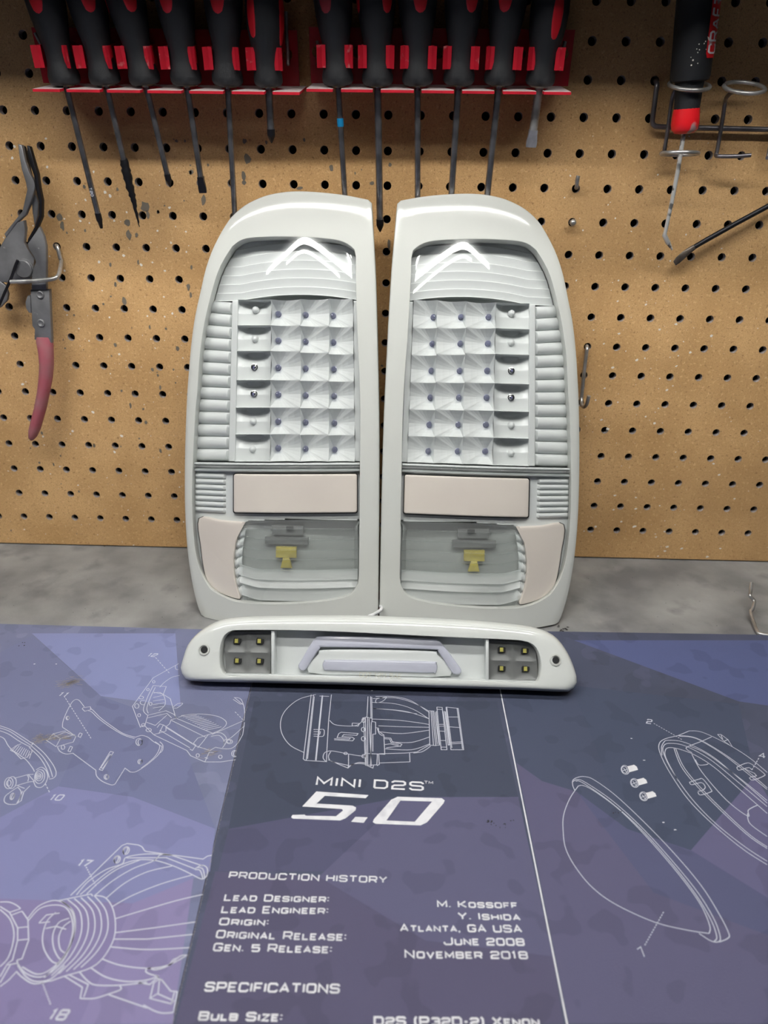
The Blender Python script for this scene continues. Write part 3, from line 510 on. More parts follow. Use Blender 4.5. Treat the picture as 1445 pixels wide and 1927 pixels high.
draw(matR, zq, [('s', (335, 620), (285, 695), (250, 790), (247, 880), (262, 985), (320, 1095), (420, 1215), (560, 1315), (780, 1415), (960, 1460), (1100, 1482)), ('s', (1100, 1482), (1105, 1440), (1060, 1330), (980, 1210), (860, 1060), (700, 880), (560, 745), (430, 650), (365, 617), (335, 620)),
    ('s', (315, 645), (303, 615), (305, 585), (335, 568), (375, 565), (430, 585), (560, 680), (750, 860), (920, 1040), (1060, 1210), (1160, 1370), (1215, 1480), (1210, 1510), (1160, 1532)), ('s', (303, 595), (330, 582), (380, 600), (540, 710), (720, 875), (900, 1075), (1040, 1250), (1130, 1400), (1165, 1500), (1155, 1530), (1110, 1525), (1040, 1480)),
    ('s', (320, 592), (360, 600), (520, 710), (700, 870), (880, 1070), (1020, 1250), (1110, 1400), (1145, 1500), (1130, 1528)),
    ('d', (835, 1355), (722, 1555)), ('l', (680, 1575), (700, 1560), (722, 1618))])
draw(matR, zq, [('s', (1440, 1080), (1300, 990), (1130, 850), (980, 700), (870, 540), (815, 430), (808, 375), (840, 345), (918, 325)), ('s', (1440, 1060), (1310, 975), (1140, 840), (1000, 695), (890, 540), (835, 430), (835, 385), (870, 370), (960, 385), (1100, 460), (1250, 580), (1440, 740)),
    ('s', (825, 440), (822, 395), (835, 365), (860, 352), (960, 365), (1110, 440), (1270, 570), (1440, 720)), ('s', (1440, 975), (1320, 890), (1100, 680), (960, 520), (905, 400)), ('s', (1440, 985), (1315, 898), (1095, 690), (950, 525), (895, 400)),
    ('s', (1440, 780), (1280, 640), (1130, 510), (1020, 440), (930, 405), (870, 395), (845, 410), (850, 460), (920, 590)), ('l', (918, 325), (985, 297)), ('s', (985, 297), (1060, 305), (1200, 370), (1330, 450), (1440, 540)), ('s', (918, 325), (990, 330), (1060, 355), (1200, 440), (1340, 545), (1440, 630)), ('s', (925, 328), (1000, 335), (1070, 365), (1210, 455), (1440, 640)),
    ('l', (1060, 357), (1115, 332)), ('s', (1060, 357), (975, 390), (970, 405), (1000, 425)), ('s', (985, 385), (1100, 440), (1300, 590), (1440, 705)), ('s', (1000, 435), (1060, 540), (1200, 700), (1325, 795), (1330, 760), (1385, 730)), ('s', (1325, 780), (1340, 840), (1440, 915)), ('s', (1020, 465), (1040, 495), (1080, 495), (1095, 490)),
    ('l', (1150, 318), (1170, 318), (1210, 348), (1238, 392), (1188, 358), (1150, 318)), ('l', (1188, 358), (1210, 348)), ('l', (1170, 322), (1180, 345)),
    ('s', (985, 598), (1000, 612), (1055, 600), (1078, 625), (1062, 645), (1035, 650)), ('s', (985, 598), (1040, 580), (1065, 580), (1112, 640), (1108, 655), (1050, 672), (1035, 655)), ('s', (1262, 510), (1275, 527), (1330, 512), (1350, 525)), ('s', (1262, 510), (1310, 488), (1345, 490), (1420, 545), (1418, 562), (1355, 585), (1335, 570)), ('l', (1310, 520), (1365, 545), (1378, 560), (1340, 568)),
    ('d', (775, 252), (945, 350)), ('d', (1392, 455), (1348, 530)), ('n', (735, 252), '2', 26, 24, 4), ('n', (1394, 452), '4', 34, 26, 4)], w=.0005)
a = MB()
for cx, cy in ((610, 525), (665, 602), (718, 680)):
    flat(a, [(cx+12, cy-20), (cx+52, cy-30), (cx+68, cy-18), (cx+75, cy), (cx+25, cy+14)], f=zq, z=ZM+.00013)
a.build('printed_drawing', M_print, matR)
draw(matR, zq, [x for cx, cy in ((610, 525), (665, 602), (718, 680)) for x in (('e', cx, cy, 22, 27, -30), ('e', cx-3, cy, 16, 21, -30), ('l', (cx-10, cy-10), (cx+8, cy+14)), ('l', (cx-14, cy+6), (cx+10, cy-4)))], w=.0005)
# tan scuffs on the left mat
a = MB()
for x0, y0, x1, y1, n in ((114, 1290, 150, 1278, 90), (64, 1392, 130, 1384, 110), (384, 1418, 404, 1412, 26)):
    for k in range(n):
        t = random.random(); p = Mz(x0+(x1-x0)*t+random.gauss(0, 5), y0+(y1-y0)*t+random.gauss(0, 4)); L = random.uniform(.0006, .0022); an = random.uniform(-.2, .9); h = .00012
        dx, dy = L*math.cos(an), L*math.sin(an); a.add([(p[0]-dx, p[1]-dy-h, ZM+.00018), (p[0]+dx, p[1]+dy-h, ZM+.00018), (p[0]+dx, p[1]+dy+h, ZM+.00018), (p[0]-dx, p[1]-dy+h, ZM+.00018)], [(0, 1, 2, 3)])
tag(a.build('scuff_marks', mat('tan_scuff', (150, 142, 130), .9), matL), kind='stuff')
# dirt marks on the mats
a = MB()
def dab(mb, P, rx, ry, n=10, z=ZM+.0002):
    mb.add([(P[0]+rx*random.uniform(.6, 1.2)*math.cos(2*PI*k/n), P[1]+ry*random.uniform(.6, 1.2)*math.sin(2*PI*k/n), z) for k in range(n)], [tuple(range(n))])
for px, py, r in ((918, 1546, .0015), (932, 1550, .001), (958, 1548, .0012), (946, 1555, .0007), (1160, 1531, .001), (38, 1212, .0015)):
    for k in range(5): dab(a, Mz(px+random.uniform(-9, 9), py+random.uniform(-4, 4)), r*.4, r*.35)
tag(a.build('dirt_marks', M_dirt, matR), kind='stuff')
a = MB()
for px, py in ((65, 1250), (106, 1250), (1188, 1390), (1212, 1431), (1270, 1562), (1248, 1548), (700, 1300)): dab(a, Mz(px, py), .0008, .0004)
tag(a.build('lint_flecks', M_print, matR), kind='stuff')
a = MB()
for k in range(46): dab(a, (random.uniform(.14, .45), random.uniform(-.12, -.01)), random.uniform(.0002, .0007), random.uniform(.0002, .0005), 6, .0003)
for k in range(10): P = onZ(1062+random.uniform(-14, 10), 1182+random.uniform(-8, 8)); dab(a, P, .0012, .0008, 7, .0004)
for k in range(20): P = onZ(random.uniform(0, 340), random.uniform(1040, 1170)); dab(a, P, .0004, .0004, 6, .0003)
tag(a.build('grit', M_dirt, bench), kind='stuff')

# ------------------------------------------------------------------ tail lights
TILT = 16.5; LW = .157; LH = .345
def gsurf(x, w):
    s = -x; p = max(0, s)/LW; t = max(0, (w-.2)/.145)
    return -.022*p**3-.006*t**3
LP = Plane((-.012, -.145, 0), TILT, gsurf)
zt = lambda x, y: (340+x*.2768, 340+y*.2768)
zu = lambda x, y: (340+x*.2768, 780+y*.2768)
def seg(pts, n): return resample(pts, n+1)[:-1]
OUT = [ # outer outline, four runs: inner side going up, top, outer side down, bottom
 [(712, 1197), (712, 1162), (713.7, 973), (714, 877), (713.6, 780), (711.8, 686), (709.5, 589), (706.8, 506), (703, 437), (700.9, 392), (699.6, 380)],
 [(699.6, 380), (697.2, 375.4), (692, 373.5), (644.5, 364.4), (589, 358.8), (544.8, 358.3), (506, 364.4), (478.4, 374.6), (456, 387.6), (434, 407.8), (417.5, 432.7)],
 [(417.5, 432.7), (401, 464.6), (387, 503.3), (376, 550.4), (366, 597), (359.4, 644.5), (355, 694), (351.6, 738.6), (349, 800), (347.3, 863), (347.3, 946), (350.5, 1015), (356.6, 1070.6), (365, 1117.7), (373, 1148)],
 [(373, 1148), (381.5, 1167.5), (394, 1184), (412, 1195), (440, 1202), (500, 1204), (712, 1197)]]
OPN = [
 [(667, 1110), (672.5, 1099), (675, 1084.6), (675.8, 1029), (676.6, 946), (677.3, 863), (677.7, 780), (675.8, 700), (672, 617), (669.6, 533.8), (669.4, 478.4), (666.7, 470)],
 [(666.7, 470), (655.6, 460.4), (633.5, 452), (589, 447.5), (533.8, 445.5), (478.4, 447), (453.5, 452), (437, 464)],
 [(437, 464), (420.3, 490), (407.8, 518), (394, 567), (383, 617), (376, 666.7), (371.8, 727.6), (367.3, 780), (362.6, 877), (361.3, 946), (365, 1015), (371.8, 1057), (381.5, 1084.6), (395.4, 1106.7)],
 [(395.4, 1106.7), (414.7, 1120.5), (442.4, 1131.6), (478.4, 1135.8), (533.8, 1136.3), (589, 1133), (630.7, 1127.5), (655.6, 1120.6), (667, 1110)]]
NSEG = (44, 30, 50, 30)
def outline(runs, dn):
    out = []
    for r, n in zip(runs, NSEG): out += seg([LP.loc(x, y, dn) for x, y in smooth_pts(r, 4)], n)
    return out
TT = math.tan(math.radians(TILT))
def sit(x, w, n): return (x, max(w, -n*TT+.0006), n)
def pl(x, y, dn=-.012): return LP.loc(x, y, dn)
def gp(x, w, dn): return (x, w, gsurf(x, w)+dn)
def sheet(mb, fn, nu, nv, closed=False):
    """grid surface from fn(u, v) -> point"""
    b = len(mb.v)
    for j in range(nv+1):
        for i in range(nu+1): mb.v.append(tuple(fn(i/nu, j/nv)))
    for j in range(nv):
        for i in range(nu):
            k = b+j*(nu+1)+i; mb.f.append((k, k+1, k+nu+2, k+nu+1))
def bil(q, u, v): # q: TL TR BR BL pixel corners -> pixel
    return ((q[0][0]*(1-u)+q[1][0]*u)*(1-v)+(q[3][0]*(1-u)+q[2][0]*u)*v, (q[0][1]*(1-u)+q[1][1]*u)*(1-v)+(q[3][1]*(1-u)+q[2][1]*u)*v)
def curve_at(pts, t):
    k = t*(len(pts)-1); i = min(int(k), len(pts)-2); f = k-i
    return (pts[i][0]*(1-f)+pts[i+1][0]*f, pts[i][1]*(1-f)+pts[i+1][1]*f)
def panel(name, pts, d0, d1, bev, m, root, mirror, smooth=True):
    """closed pixel outline raised from depth d0 to d1 following the lamp face"""
    P = [pl(x, y, d1) for x, y in pts]
    if area(P) < 0: P = P[::-1]
    mb = MB(); P = dense(P); n = len(P); q2 = inset(P, bev*.4); q3 = inset(P, bev*1.2); c = (sum(p[0] for p in P)/n, sum(p[1] for p in P)/n)
    R = [[gp(*p, d0) for p in P], [gp(*p, d1-bev) for p in P], [gp(*p, d1-bev*.3) for p in q2], [gp(*p, d1) for p in q3]]
    for t in (.93, .8, .66, .5, .34, .18, .02): R.append([gp(c[0]+(p[0]-c[0])*t, c[1]+(p[1]-c[1])*t, d1) for p in q3])
    mb.rings(R, cap1=True); return mb.build(name, m, root, 50 if smooth else False, mirror)
def dense(P, d=.003):
    out = []
    for i, a in enumerate(P):
        b = P[(i+1) % len(P)]; k = max(1, int(math.hypot(b[0]-a[0], b[1]-a[1])/d)); out += [(a[0]+(b[0]-a[0])*j/k, a[1]+(b[1]-a[1])*j/k) for j in range(k)]
    return out
def inside(P, x, y):
    c = False
    for i in range(len(P)):
        (x0, y0), (x1, y1) = P[i-1], P[i]
        if (y0 > y) != (y1 > y) and x < (x1-x0)*(y-y0)/(y1-y0)+x0: c = not c
    return c
def make_lamp(mirror, M, label):
    root = empty('tail_light', M=M); tag(root, label, 'tail light')
    B = lambda mb, n, m, sm=True, parent=None: mb.build(n, m, parent or root, sm, mirror)
    out = outline(OUT, 0); opn = outline(OPN, 0)
    # painted bezel
    prof = [(0, -.013), (0, -.0006), (.006, -.0001), (.012, 0), (.02, .00002), (.04, .00004), (.3, .0003), (.6, .0004), (.92, .0003), (.965, -.0002), (.985, -.0012), (1, -.0034), (1, -.009)]
    R = []
    for t, dn in prof:
        R.append([sit(a[0]+(b[0]-a[0])*t, a[1]+(b[1]-a[1])*t, gsurf(a[0]+(b[0]-a[0])*t, a[1]+(b[1]-a[1])*t)+dn) for a, b in zip(opn, out)])
    R[-1] = [sit(x, w, gsurf(x, w)-.009) for x, w in out]
    mb = MB(); mb.rings(R); B(mb, 'bezel', M_white, 60)
    # housing behind
    cx, cw = -.075, .17
    def ring(k, d, wall=False):
        r = []
        for x, w in out:
            x1, w1 = cx+(x-cx)*k, cw+(w-cw)*k; dd = gsurf(x, w)-.009; D = -(.078-.046*max(0, min(1, w1/.33))); n = dd+(D-dd)*d if D < dd else dd-.003*d
            r.append(sit(x1, w1, n))
        return r
    mb = MB(); mb.rings([ring(1, 0), ring(.992, .04), ring(.985, .25), ring(.95, .6), ring(.9, .9), ring(.86, 1), ring(.7, 1), ring(.5, 1), ring(.25, 1), ring(.02, 1)], cap1=True); B(mb, 'housing', M_housing, 45)
    # reflector tray (back plate of the interior)
    mb = MB(); C0 = (-.073, .165)
    mb.rings([[(C0[0]+(x-C0[0])*t, C0[1]+(w-C0[1])*t, gsurf(C0[0]+(x-C0[0])*t, C0[1]+(w-C0[1])*t)-.0205) for x, w in opn] for t in (1.01, .8, .5, .25, .02)][::-1], cap0=True); B(mb, 'reflector_tray', M_white2)
    # upper cap with stepped ribs
    wl = [pl(*p) for p in ((408, 566), (470, 561), (534, 555.5), (600, 559), (669, 565))]
    left = sorted([(w, x) for x, w in opn[NSEG[0]+NSEG[1]-8:NSEG[0]+NSEG[1]+NSEG[2]]])
    def xleft(w):
        for (w0, x0), (w1, x1) in zip(left, left[1:]):
            if w0 <= w <= w1: return x0+(x1-x0)*(w-w0)/((w1-w0) or 1)
        return left[-1][1] if w > left[-1][0] else left[0][1]
    wb0 = pl(408, 566)[1]-.0005
    def cap(u, v):
        wn = wb0+(.3155-wb0)*(1-v); xl = xleft(min(wn, .3085))+.0006; x = xl+u*(-.0215-xl)
        w = wn+.0046*(1-((x+.066)/.05)**2) if x > -.116 else wn
        s = (1-v)*7; fr = s-math.floor(s); dn = -.0136-.0008*(1-v)+.0013*fr**1.5
        if v > .999: dn = -.0122
        return gp(x, w, dn)
    mb = MB(); sheet(mb, cap, 40, 7*8)
    B(mb, 'ribbed_upper_reflector', M_white2, 30)
    mb = MB(); sheet(mb, lambda u, v: (lambda p: (p[0], p[1], p[2]-.010*v))(cap(u, 1)), 30, 2); B(mb, 'upper_reflector_lip', M_white2)
    # ribbed side column
    ql = [(394, 563), (384, 617), (377, 667), (372, 727), (368, 780), (363, 868)]; qr = [(437, 568), (435, 617), (434, 667), (433, 727), (431, 780), (430, 868)]
    ql = resample(ql, 40); qr = resample(qr, 40)
    def side(u, v):
        a = curve_at(ql, v); b = curve_at(qr, v); x, w = pl(a[0]+(b[0]-a[0])*u, a[1]+(b[1]-a[1])*u, -.010)
        s = v*13; fr = s-math.floor(s); bump = math.sin(PI*fr)**.55
        return gp(x, w, -.0150+.0042*bump*(1 if u < .93 else .0)+.001*u)
    mb = MB(); sheet(mb, side, 14, 13*10); B(mb, 'ribbed_side_reflector', M_white2, 40)
    # flat strip between ribs and pockets
    panel('upright_strip', [(437, 566), (448, 566), (442, 868), (430, 868)], -.02, -.0105, .0004, M_white2, root, mirror)
    panel('upright_strip', [(665, 566), (676, 566), (679, 868), (668, 868)], -.02, -.0115, .0004, M_white2, root, mirror)
    # LED cups 3 x 6
    rows = [(565, 563), (613, 615.5), (661, 667), (715.5, 718), (767, 769), (817, 819), (868, 868)]  # ridge pixel y at pocket side and at right
    colx = lambda i, y: [511-2*(y-563)/305, 566-.5*(y-563)/305, 619.5-1*(y-563)/305, 664+4*(y-563)/305][i]
    led = [(522.7, 591), (574, 592.5), (625.7, 594)]; ledy = [0, 50, 101, 151.5, 202.5, 252.5]
    for r in range(6):
        for cc in range(3):
            ty = rows[r][0]+(rows[r][1]-rows[r][0])*(cc*.5); by = rows[r+1][0]+(rows[r+1][1]-rows[r+1][0])*(cc*.5)
            q4 = [(colx(cc, ty), ty), (colx(cc+1, ty), ty), (colx(cc+1, by), by), (colx(cc, by), by)]
            lx = led[cc][0]-(0 if cc == 2 else .3)*r/5+(3*r/5 if cc == 2 else 0); ly = led[cc][1]+ledy[r]
            lp = pl(lx, ly, -.017); cwd = .0125
            bd = []
            for e_ in range(4):
                for k in range(6):
                    t = k/6; u, v = ((t, 0), (1, t), (1-t, 1), (0, 1-t))[e_]; x, w = pl(*bil(q4, u, v), -.0115)
                    bd.append((x, w, .0063+.0060*abs(2*t-1)**1.7))
            mb = MB(); R = []
            for ro, hf in ((1, 1), (.96, .95), (.72, .58), (.45, .26), (.22, .07), (.10, 0), (.01, 0)):
                R.append([gp(lp[0]+(x-lp[0])*ro, lp[1]+(w-lp[1])*ro, -.0196+hh*hf) for x, w, hh in bd])
            mb.rings(R, cap1=True); mb.f = [f_[::-1] for f_ in mb.f]; cp = B(mb, 'led_cup', M_white2, 5)
            z0 = gsurf(*lp)-.0198
            mb = MB(); mb.lathe([(0, .0026), (.0012, .0026), (.0014, .0022), (.0040, .0022), (.0052, .0019), (.0060, .0012), (.0063, 0)], (lp[0], lp[1], z0), (0, 0, 1), 14, side=(1, 0, 0)); ld = B(mb, 'led_bulb', M_led, True, cp)
            mb = MB(); mb.lathe([(0, .0027), (.0010, .0027), (.0014, .0021)], (lp[0], lp[1], z0), (0, 0, 1), 12, side=(1, 0, 0)); mb.box((lp[0], lp[1], z0+.0022), (.0010, .0012, .0012)); B(mb, 'led_chip', M_chip, False, cp)
    # pockets beside the cups
    domes = [(481, 583.6), (480.3, 638), (479, 691), (478, 741), (476.5, 793), (475.6, 845)]
    for r in range(6):
        ty, by = rows[r][0], rows[r+1][0]
        q4 = [(449-6*(ty-563)/305, ty), (colx(0, ty), ty), (colx(0, by), by), (449-6*(by-563)/305, by)]
        def pocket(u, v):
            x, w = pl(*bil(q4, u, v), -.0125)
            curve = 1-abs(2*min(1, u*.9+.05)-1)**2.2      # deepest in the middle under the ridge
            d = .0085*max(0, 1-((v-.30)/.30)**2 if v > .30 else 1)*curve if v > .02 else 0
            dn = -.0112-.0040*min(1, v*12)*curve-.0095*max(0, 1-v*1.9)*curve
            if v < .03: dn = -.0092
            if v > .97: dn = -.0092
            if u > .85: dn += (u-.85)*.010
            return gp(x, w, dn)
        mb = MB(); sheet(mb, pocket, 14, 32); pk = B(mb, 'led_pocket', M_white2, 25)
        dx, dw = pl(*domes[r], -.015); z0 = gsurf(dx, dw)-.0163
        if r in (2, 3):
            mb = MB(); mb.lathe([(0, .0028), (.002, .0028), (.0022, .0022), (.0038, .0018), (.0045, .0008), (.0046, 0)], (dx, dw, z0), (0, 0, 1), 14, side=(1, 0, 0)); B(mb, 'clear_led', M_chrome, True, pk)
            mb = MB(); mb.box((dx, dw, z0+.004), (.0008, .0008, .0010)); B(mb, 'led_chip', M_chip, False, pk)
        else:
            mb = MB(); mb.lathe([(0, .0029), (.0022, .0028), (.0036, .0020), (.0044, .0010), (.0046, 0)], (dx, dw, z0), (0, 0, 1), 16, side=(1, 0, 0)); B(mb, 'dome', M_white2, True, pk)
    # divider bands
    for (ya, yb, d1) in ((870.5, 874, -.004), (875.5, 880, -.0022), (881.5, 886, -.005)):
        panel('divider_band', [(363, ya), (677, ya+1), (677, yb+1), (363, yb)], -.012, d1, .0006, M_lens2 if d1 > -.003 else M_white2, root, mirror)
    # frame plate round the middle row and the reversing lamp
    chp = [(466, 981), (664, 979), (673, 990), (673, 1095), (664, 1112), (640, 1124), (480, 1131), (458, 1124), (448, 1095), (444, 1055), (452, 1010)]
    PC = [pl(x, y, -.008) for x, y in smooth_pts(chp, 3, True)]; wt_ = pl(520, 885)[1]; OP2 = [(x*1.0, w) for x, w in opn]
    mb = MB(); nx, nw = 110, 80; idx = {}
    def vid(i, j):
        if (i, j) not in idx:
            x = -.160+.1435*i/nx; w = .016+(wt_-.016)*j/nw; idx[(i, j)] = len(mb.v); mb.v.append(gp(x, w, -.0098))
        return idx[(i, j)]
    for i in range(nx):
        for j in range(nw):
            x = -.160+.1435*(i+.5)/nx; w = .016+(wt_-.016)*(j+.5)/nw
            if inside(out, x-.002, w-.002) and inside(out, x-.004, w) and not inside(PC, x, w): mb.f.append((vid(i, j), vid(i+1, j), vid(i+1, j+1), vid(i, j+1)))
    B(mb, 'inner_frame', M_white2)
    # middle row
    panel('gasket', rr_px(438, 890.8, 673.2, 966.4, 5), -.02, -.0075, .0003, M_gap, root, mirror)
    panel('reflector_panel', rr_px(439.5, 892.3, 671.5, 964.6, 4), -.012, -.0046, .0007, M_panel, root, mirror)
    q4 = [(362, 889), (430, 891), (430, 966), (362, 962)]
    def mrib(u, v):
        x, w = pl(*bil(q4, u, v), -.010); s = v*7; fr = s-math.floor(s)
        return gp(x, w, -.0100+.0034*math.sin(PI*fr)**.6*(1 if .08 < u < .9 else 0))
    mb = MB(); sheet(mb, mrib, 16, 70); B(mb, 'ribbed_marker', M_white2, 40)
    # lower outer reflector panel
    pp = smooth_pts([(374.3, 976), (414, 980), (455, 983.5), (456, 986), (446.5, 1010), (441, 1037), (439.5, 1060), (441, 1085), (445.5, 1106), (451.5, 1124), (448, 1127.5), (431, 1123), (406.5, 1112), (390, 1093), (383, 1070), (377.5, 1029)], 4, True)
    pc = (sum(p[0] for p in pp)/len(pp), sum(p[1] for p in pp)/len(pp))
    panel('gasket', [(pc[0]+(x-pc[0])*1.02, pc[1]+(y-pc[1])*1.010) for x, y in pp], -.02, -.0066, .0003, M_gap, root, mirror)
    panel('reflector_panel', pp, -.012, -.0044, .0008, M_panel, root, mirror)
    # reversing lamp chamber: box, bulb, stepped clear lens
    ch = [(466, 981), (664, 979), (673, 990), (673, 1095), (664, 1112), (640, 1124), (480, 1131), (458, 1124), (448, 1095), (444, 1055), (452, 1010)]
    P = [pl(x, y, -.008) for x, y in smooth_pts(ch, 3, True)]
    if area(P) < 0: P = P[::-1]
    cc_ = (sum(p[0] for p in P)/len(P), sum(p[1] for p in P)/len(P))
    scl = lambda t: [(cc_[0]+(x-cc_[0])*t, cc_[1]+(w-cc_[1])*t) for x, w in P]
    mb = MB(); mb.rings([[gp(x, w, -.0075) for x, w in P], [gp(x, w, -.0090) for x, w in scl(.975)], [(x, w, -.0200) for x, w in scl(.93)], [(x, w, -.0200) for x, w in scl(.5)], [(x, w, -.0200) for x, w in scl(.02)]], cap1=True)
    B(mb, 'lamp_chamber', M_mirror2, 40)
    bc = pl(540, 1045, -.016)
    mb = MB(); mb.box((bc[0], bc[1]+.0035, -.0155), (.0085, .0045, .002)); mb.prism([(bc[0]-.0026, bc[1]-.001), (bc[0]+.0026, bc[1]-.001), (bc[0]+.0048, bc[1]-.010), (bc[0]-.0048, bc[1]-.010)], -.0175, -.0135, .0006); B(mb, 'reversing_bulb', M_bulb)
    mb = MB(); mb.box((bc[0]+.001, bc[1]+.022, -.017), (.013, .004, .002)); mb.box((bc[0]+.001, bc[1]+.034, -.0165), (.0045, .0016, .0022)); mb.box((bc[0], bc[1]+.013, -.0175), (.018, .003, .0018)); B(mb, 'socket_frame', M_mirror)
    sx, sw = pl(547, 992, -.016); mb = MB(); mb.box((sx, sw, -.0135), (.0030, .0014, .0008)); B(mb, 'socket_slot', M_gap)
    ys_ = [981, 997.5, 1017, 1036, 1054, 1073, 1091, 1106, 1129]
    for k in range(8):
        y0, y1 = ys_[k], ys_[k+1]
        lx0 = 459-10*math.sin(PI*(k+.6)/8.5)+(2 if k == 0 else 0); rx0 = 673 if k < 7 else 664
        def step(u, v):
            # each step bows forward at its lower edge and curls up at both ends
            e = max(0, 1-u/.10)**1.5+max(0, (u-.93)/.07)**1.5
            px = lx0+(rx0-lx0)*u; py = y0+(y1-y0)*v-9*max(0, 1-u/.16)**1.3*(1 if k else 0)+4*math.sin(PI*u)*(k/8)-2
            x, w = pl(px, py, -.006)
            return gp(x, w, -.0085+.0034*v+.0012*e)
        mb = MB(); sheet(mb, step, 26, 4)
        sheet(mb, lambda u, v: (lambda p: (p[0], p[1]-.0002, p[2]-.0034*v))(step(u, 1)), 26, 1)
        B(mb, 'stepped_lens', M_lens3 if k < 5 else M_lens4, 30)
    # fluted flank
    def flank(u, v):
        py = 1000+v*125; pxl = 447.5-8*math.sin(PI*min(1, v*1.02))+(6*(v > .9)*(v-.9)*10); pxr = pxl+15
        x, w = pl(pxl+(pxr-pxl)*u, py-6*u, -.006); s = v*7; fr = s-math.floor(s)
        return gp(x, w, -.0092+.0028*math.sin(PI*fr)**.7*math.sin(PI*(.15+.7*u)))
    mb = MB(); sheet(mb, flank, 6, 56); B(mb, 'fluted_flank', M_white2, 40)
    # outer clear lens
    LC = (-.068, .175)
    def bulge(x, w, t):
        s = -x; b = .0058-2.4*(s-.066)**2 if s < .066 else .0058-.0068*((s-.066)/.09)**2
        t_ = max(0, (w-.2)/.145); qq = w+.85*(math.sqrt((x+.066)**2+.008**2)-.008)
        h = max(0, qq-.25); d_ = b+.006*t_**3-(1.65*h*h if h < .080 else .01056+.264*(h-.080))
        return d_ if d_ > -.0045 else -.0045-.002*(1-math.exp((d_+.0045)/.002))
    def lensring(t, dn):
        r = []
        for (x0, w0) in opn:
            x = LC[0]+(x0-LC[0])*t; w = LC[1]+(w0-LC[1])*t
            r.append((x, w, gsurf(x, w)+bulge(x, w, t)+dn))
        return r
    ts = [1, .995, .985, .97, .95, .92, .88, .83, .77, .7, .62, .54, .46, .38, .3, .22, .14, .07, .01]
    mb = MB(); mb.rings([lensring(t, -.0012) for t in ts], cap1=True); mb.rings([lensring(t, -.0034) for t in ts][::-1], cap0=True)
    lo_ = B(mb, 'clear_lens', M_lens, 60); lo_.data.materials.append(M_lensback); nf = len(lo_.data.polygons)
    for p in lo_.data.polygons:
        if p.index >= nf//2: p.material_index = 1
    return root
def rr_px(x0, y0, x1, y1, r): return rrect(x0, y0, x1, y1, r, 4)
M_mirror2 = mat('chamber_grey', (160, 164, 161), .45, .1)
M_lens4 = clear('stepped_prism_milky', (.96, .975, .97), 1.22, .12, .42)
M_lens3 = clear('stepped_prism', (.96, .975, .97), 1.22, .12, .10)
ML = LP.mat()
make_lamp(False, ML, 'white painted tail light with clear lens leaning on the pegboard, left of the pair')
def rot3(a, b, c):
    return (Matrix.Rotation(c, 3, 'Z') @ Matrix.Rotation(b, 3, 'Y') @ Matrix.Rotation(a, 3, 'X'))
MR = LP.mat(); MR = Matrix.Translation(Vector((.00088, -.00171, .0006))) @ MR @ rot3(-.009, .01464, .01242).to_4x4()
make_lamp(True, MR, 'white painted tail light with clear lens leaning on the pegboard, right of the pair')

# ------------------------------------------------------------------ high mounted brake light lying in front
BO = onZ(712, 1289, .0130); BP = Plane((0, BO.y, .0130), 33)
bz = lambda x, y: (330+x*.5329, 1140+y*.5329)
bl = lambda x, y, dn=0: BP.loc(*bz(x, y), dn)
root = empty('brake_light', M=BP.mat()); tag(root, 'long white high-mount brake light lying in front of both tail lights', 'brake light')
ob = smooth_pts([(14, 225), (22, 190), (40, 140), (75, 100), (125, 68), (185, 50), (300, 43), (500, 40), (700, 42), (1000, 55), (1200, 72), (1290, 88), (1345, 115), (1385, 165), (1408, 215), (1421, 265), (1410, 290), (1380, 300), (1200, 293), (900, 284), (600, 275), (300, 268), (60, 262), (28, 252)], 5, True)
oi = smooth_pts([(158, 215), (158, 160), (170, 112), (195, 90), (240, 86), (500, 89), (900, 108), (1150, 119), (1225, 124), (1265, 140), (1284, 175), (1290, 225), (1282, 262), (1262, 272), (1100, 266), (700, 256), (300, 245), (200, 248), (172, 240)], 5, True)
pb = [bl(*p) for p in ob]; pi_ = [bl(*p) for p in oi]
if area(pb) < 0: pb = pb[::-1]
if area(pi_) < 0: pi_ = pi_[::-1]
cb = (sum(p[0] for p in pi_)/len(pi_), .026)
NB = 150
def by_angle(P, cx, cy, n):
    # start both loops at the left-hand end so that they match
    k = min(range(len(P)), key=lambda i: math.hypot((P[i][0]-(-.3)), (P[i][1]-cy)*3)); return resample(P[k:]+P[:k], n, True)
A = by_angle(pb, *cb, NB); Bn = by_angle(pi_, *cb, NB)
mb = MB(); R = []
for t, dn in ((0, -.0125), (0, -.0012), (.03, -.0002), (.3, 0), (.75, -.0004), (.92, -.0016)):
    R.append([(b[0]+(a[0]-b[0])*t, b[1]+(a[1]-b[1])*t, dn) for a, b in zip(A, Bn)])
AA = A; R.append([(x, w, -.0036) for x, w in AA]); 
def off(P, d): return inset(P, -d)
R.append([(x, w, -.008) for x, w in off(AA, .0014)]); R.append([(x, w, -.011) for x, w in off(AA, .0016)]); R.append([(x, w, -.013) for x, w in off(AA, .0006)])
mb.rings(R); mb.build('bezel', M_white3, root, 50)
t33 = math.tan(math.radians(33))
def sitb(x, w, n): return (x, max(w, -n*t33-.0130/math.cos(math.radians(33))+.0006), n)
Ain = inset(AA, .002)
mb = MB(); mb.rings([[sitb(x, w, -.013) for x, w in Ain], [sitb(x, w+.0004, -.016) for x, w in inset(AA, .003)], [sitb(x, w, -.030) for x, w in inset(AA, .006)], [sitb(x, w, -.034) for x, w in inset(AA, .010)], [sitb(x*.5, .02+(w-.02)*.3, -.034) for x, w in inset(AA, .010)]], cap1=True); mb.build('housing', M_housing, root, 40)
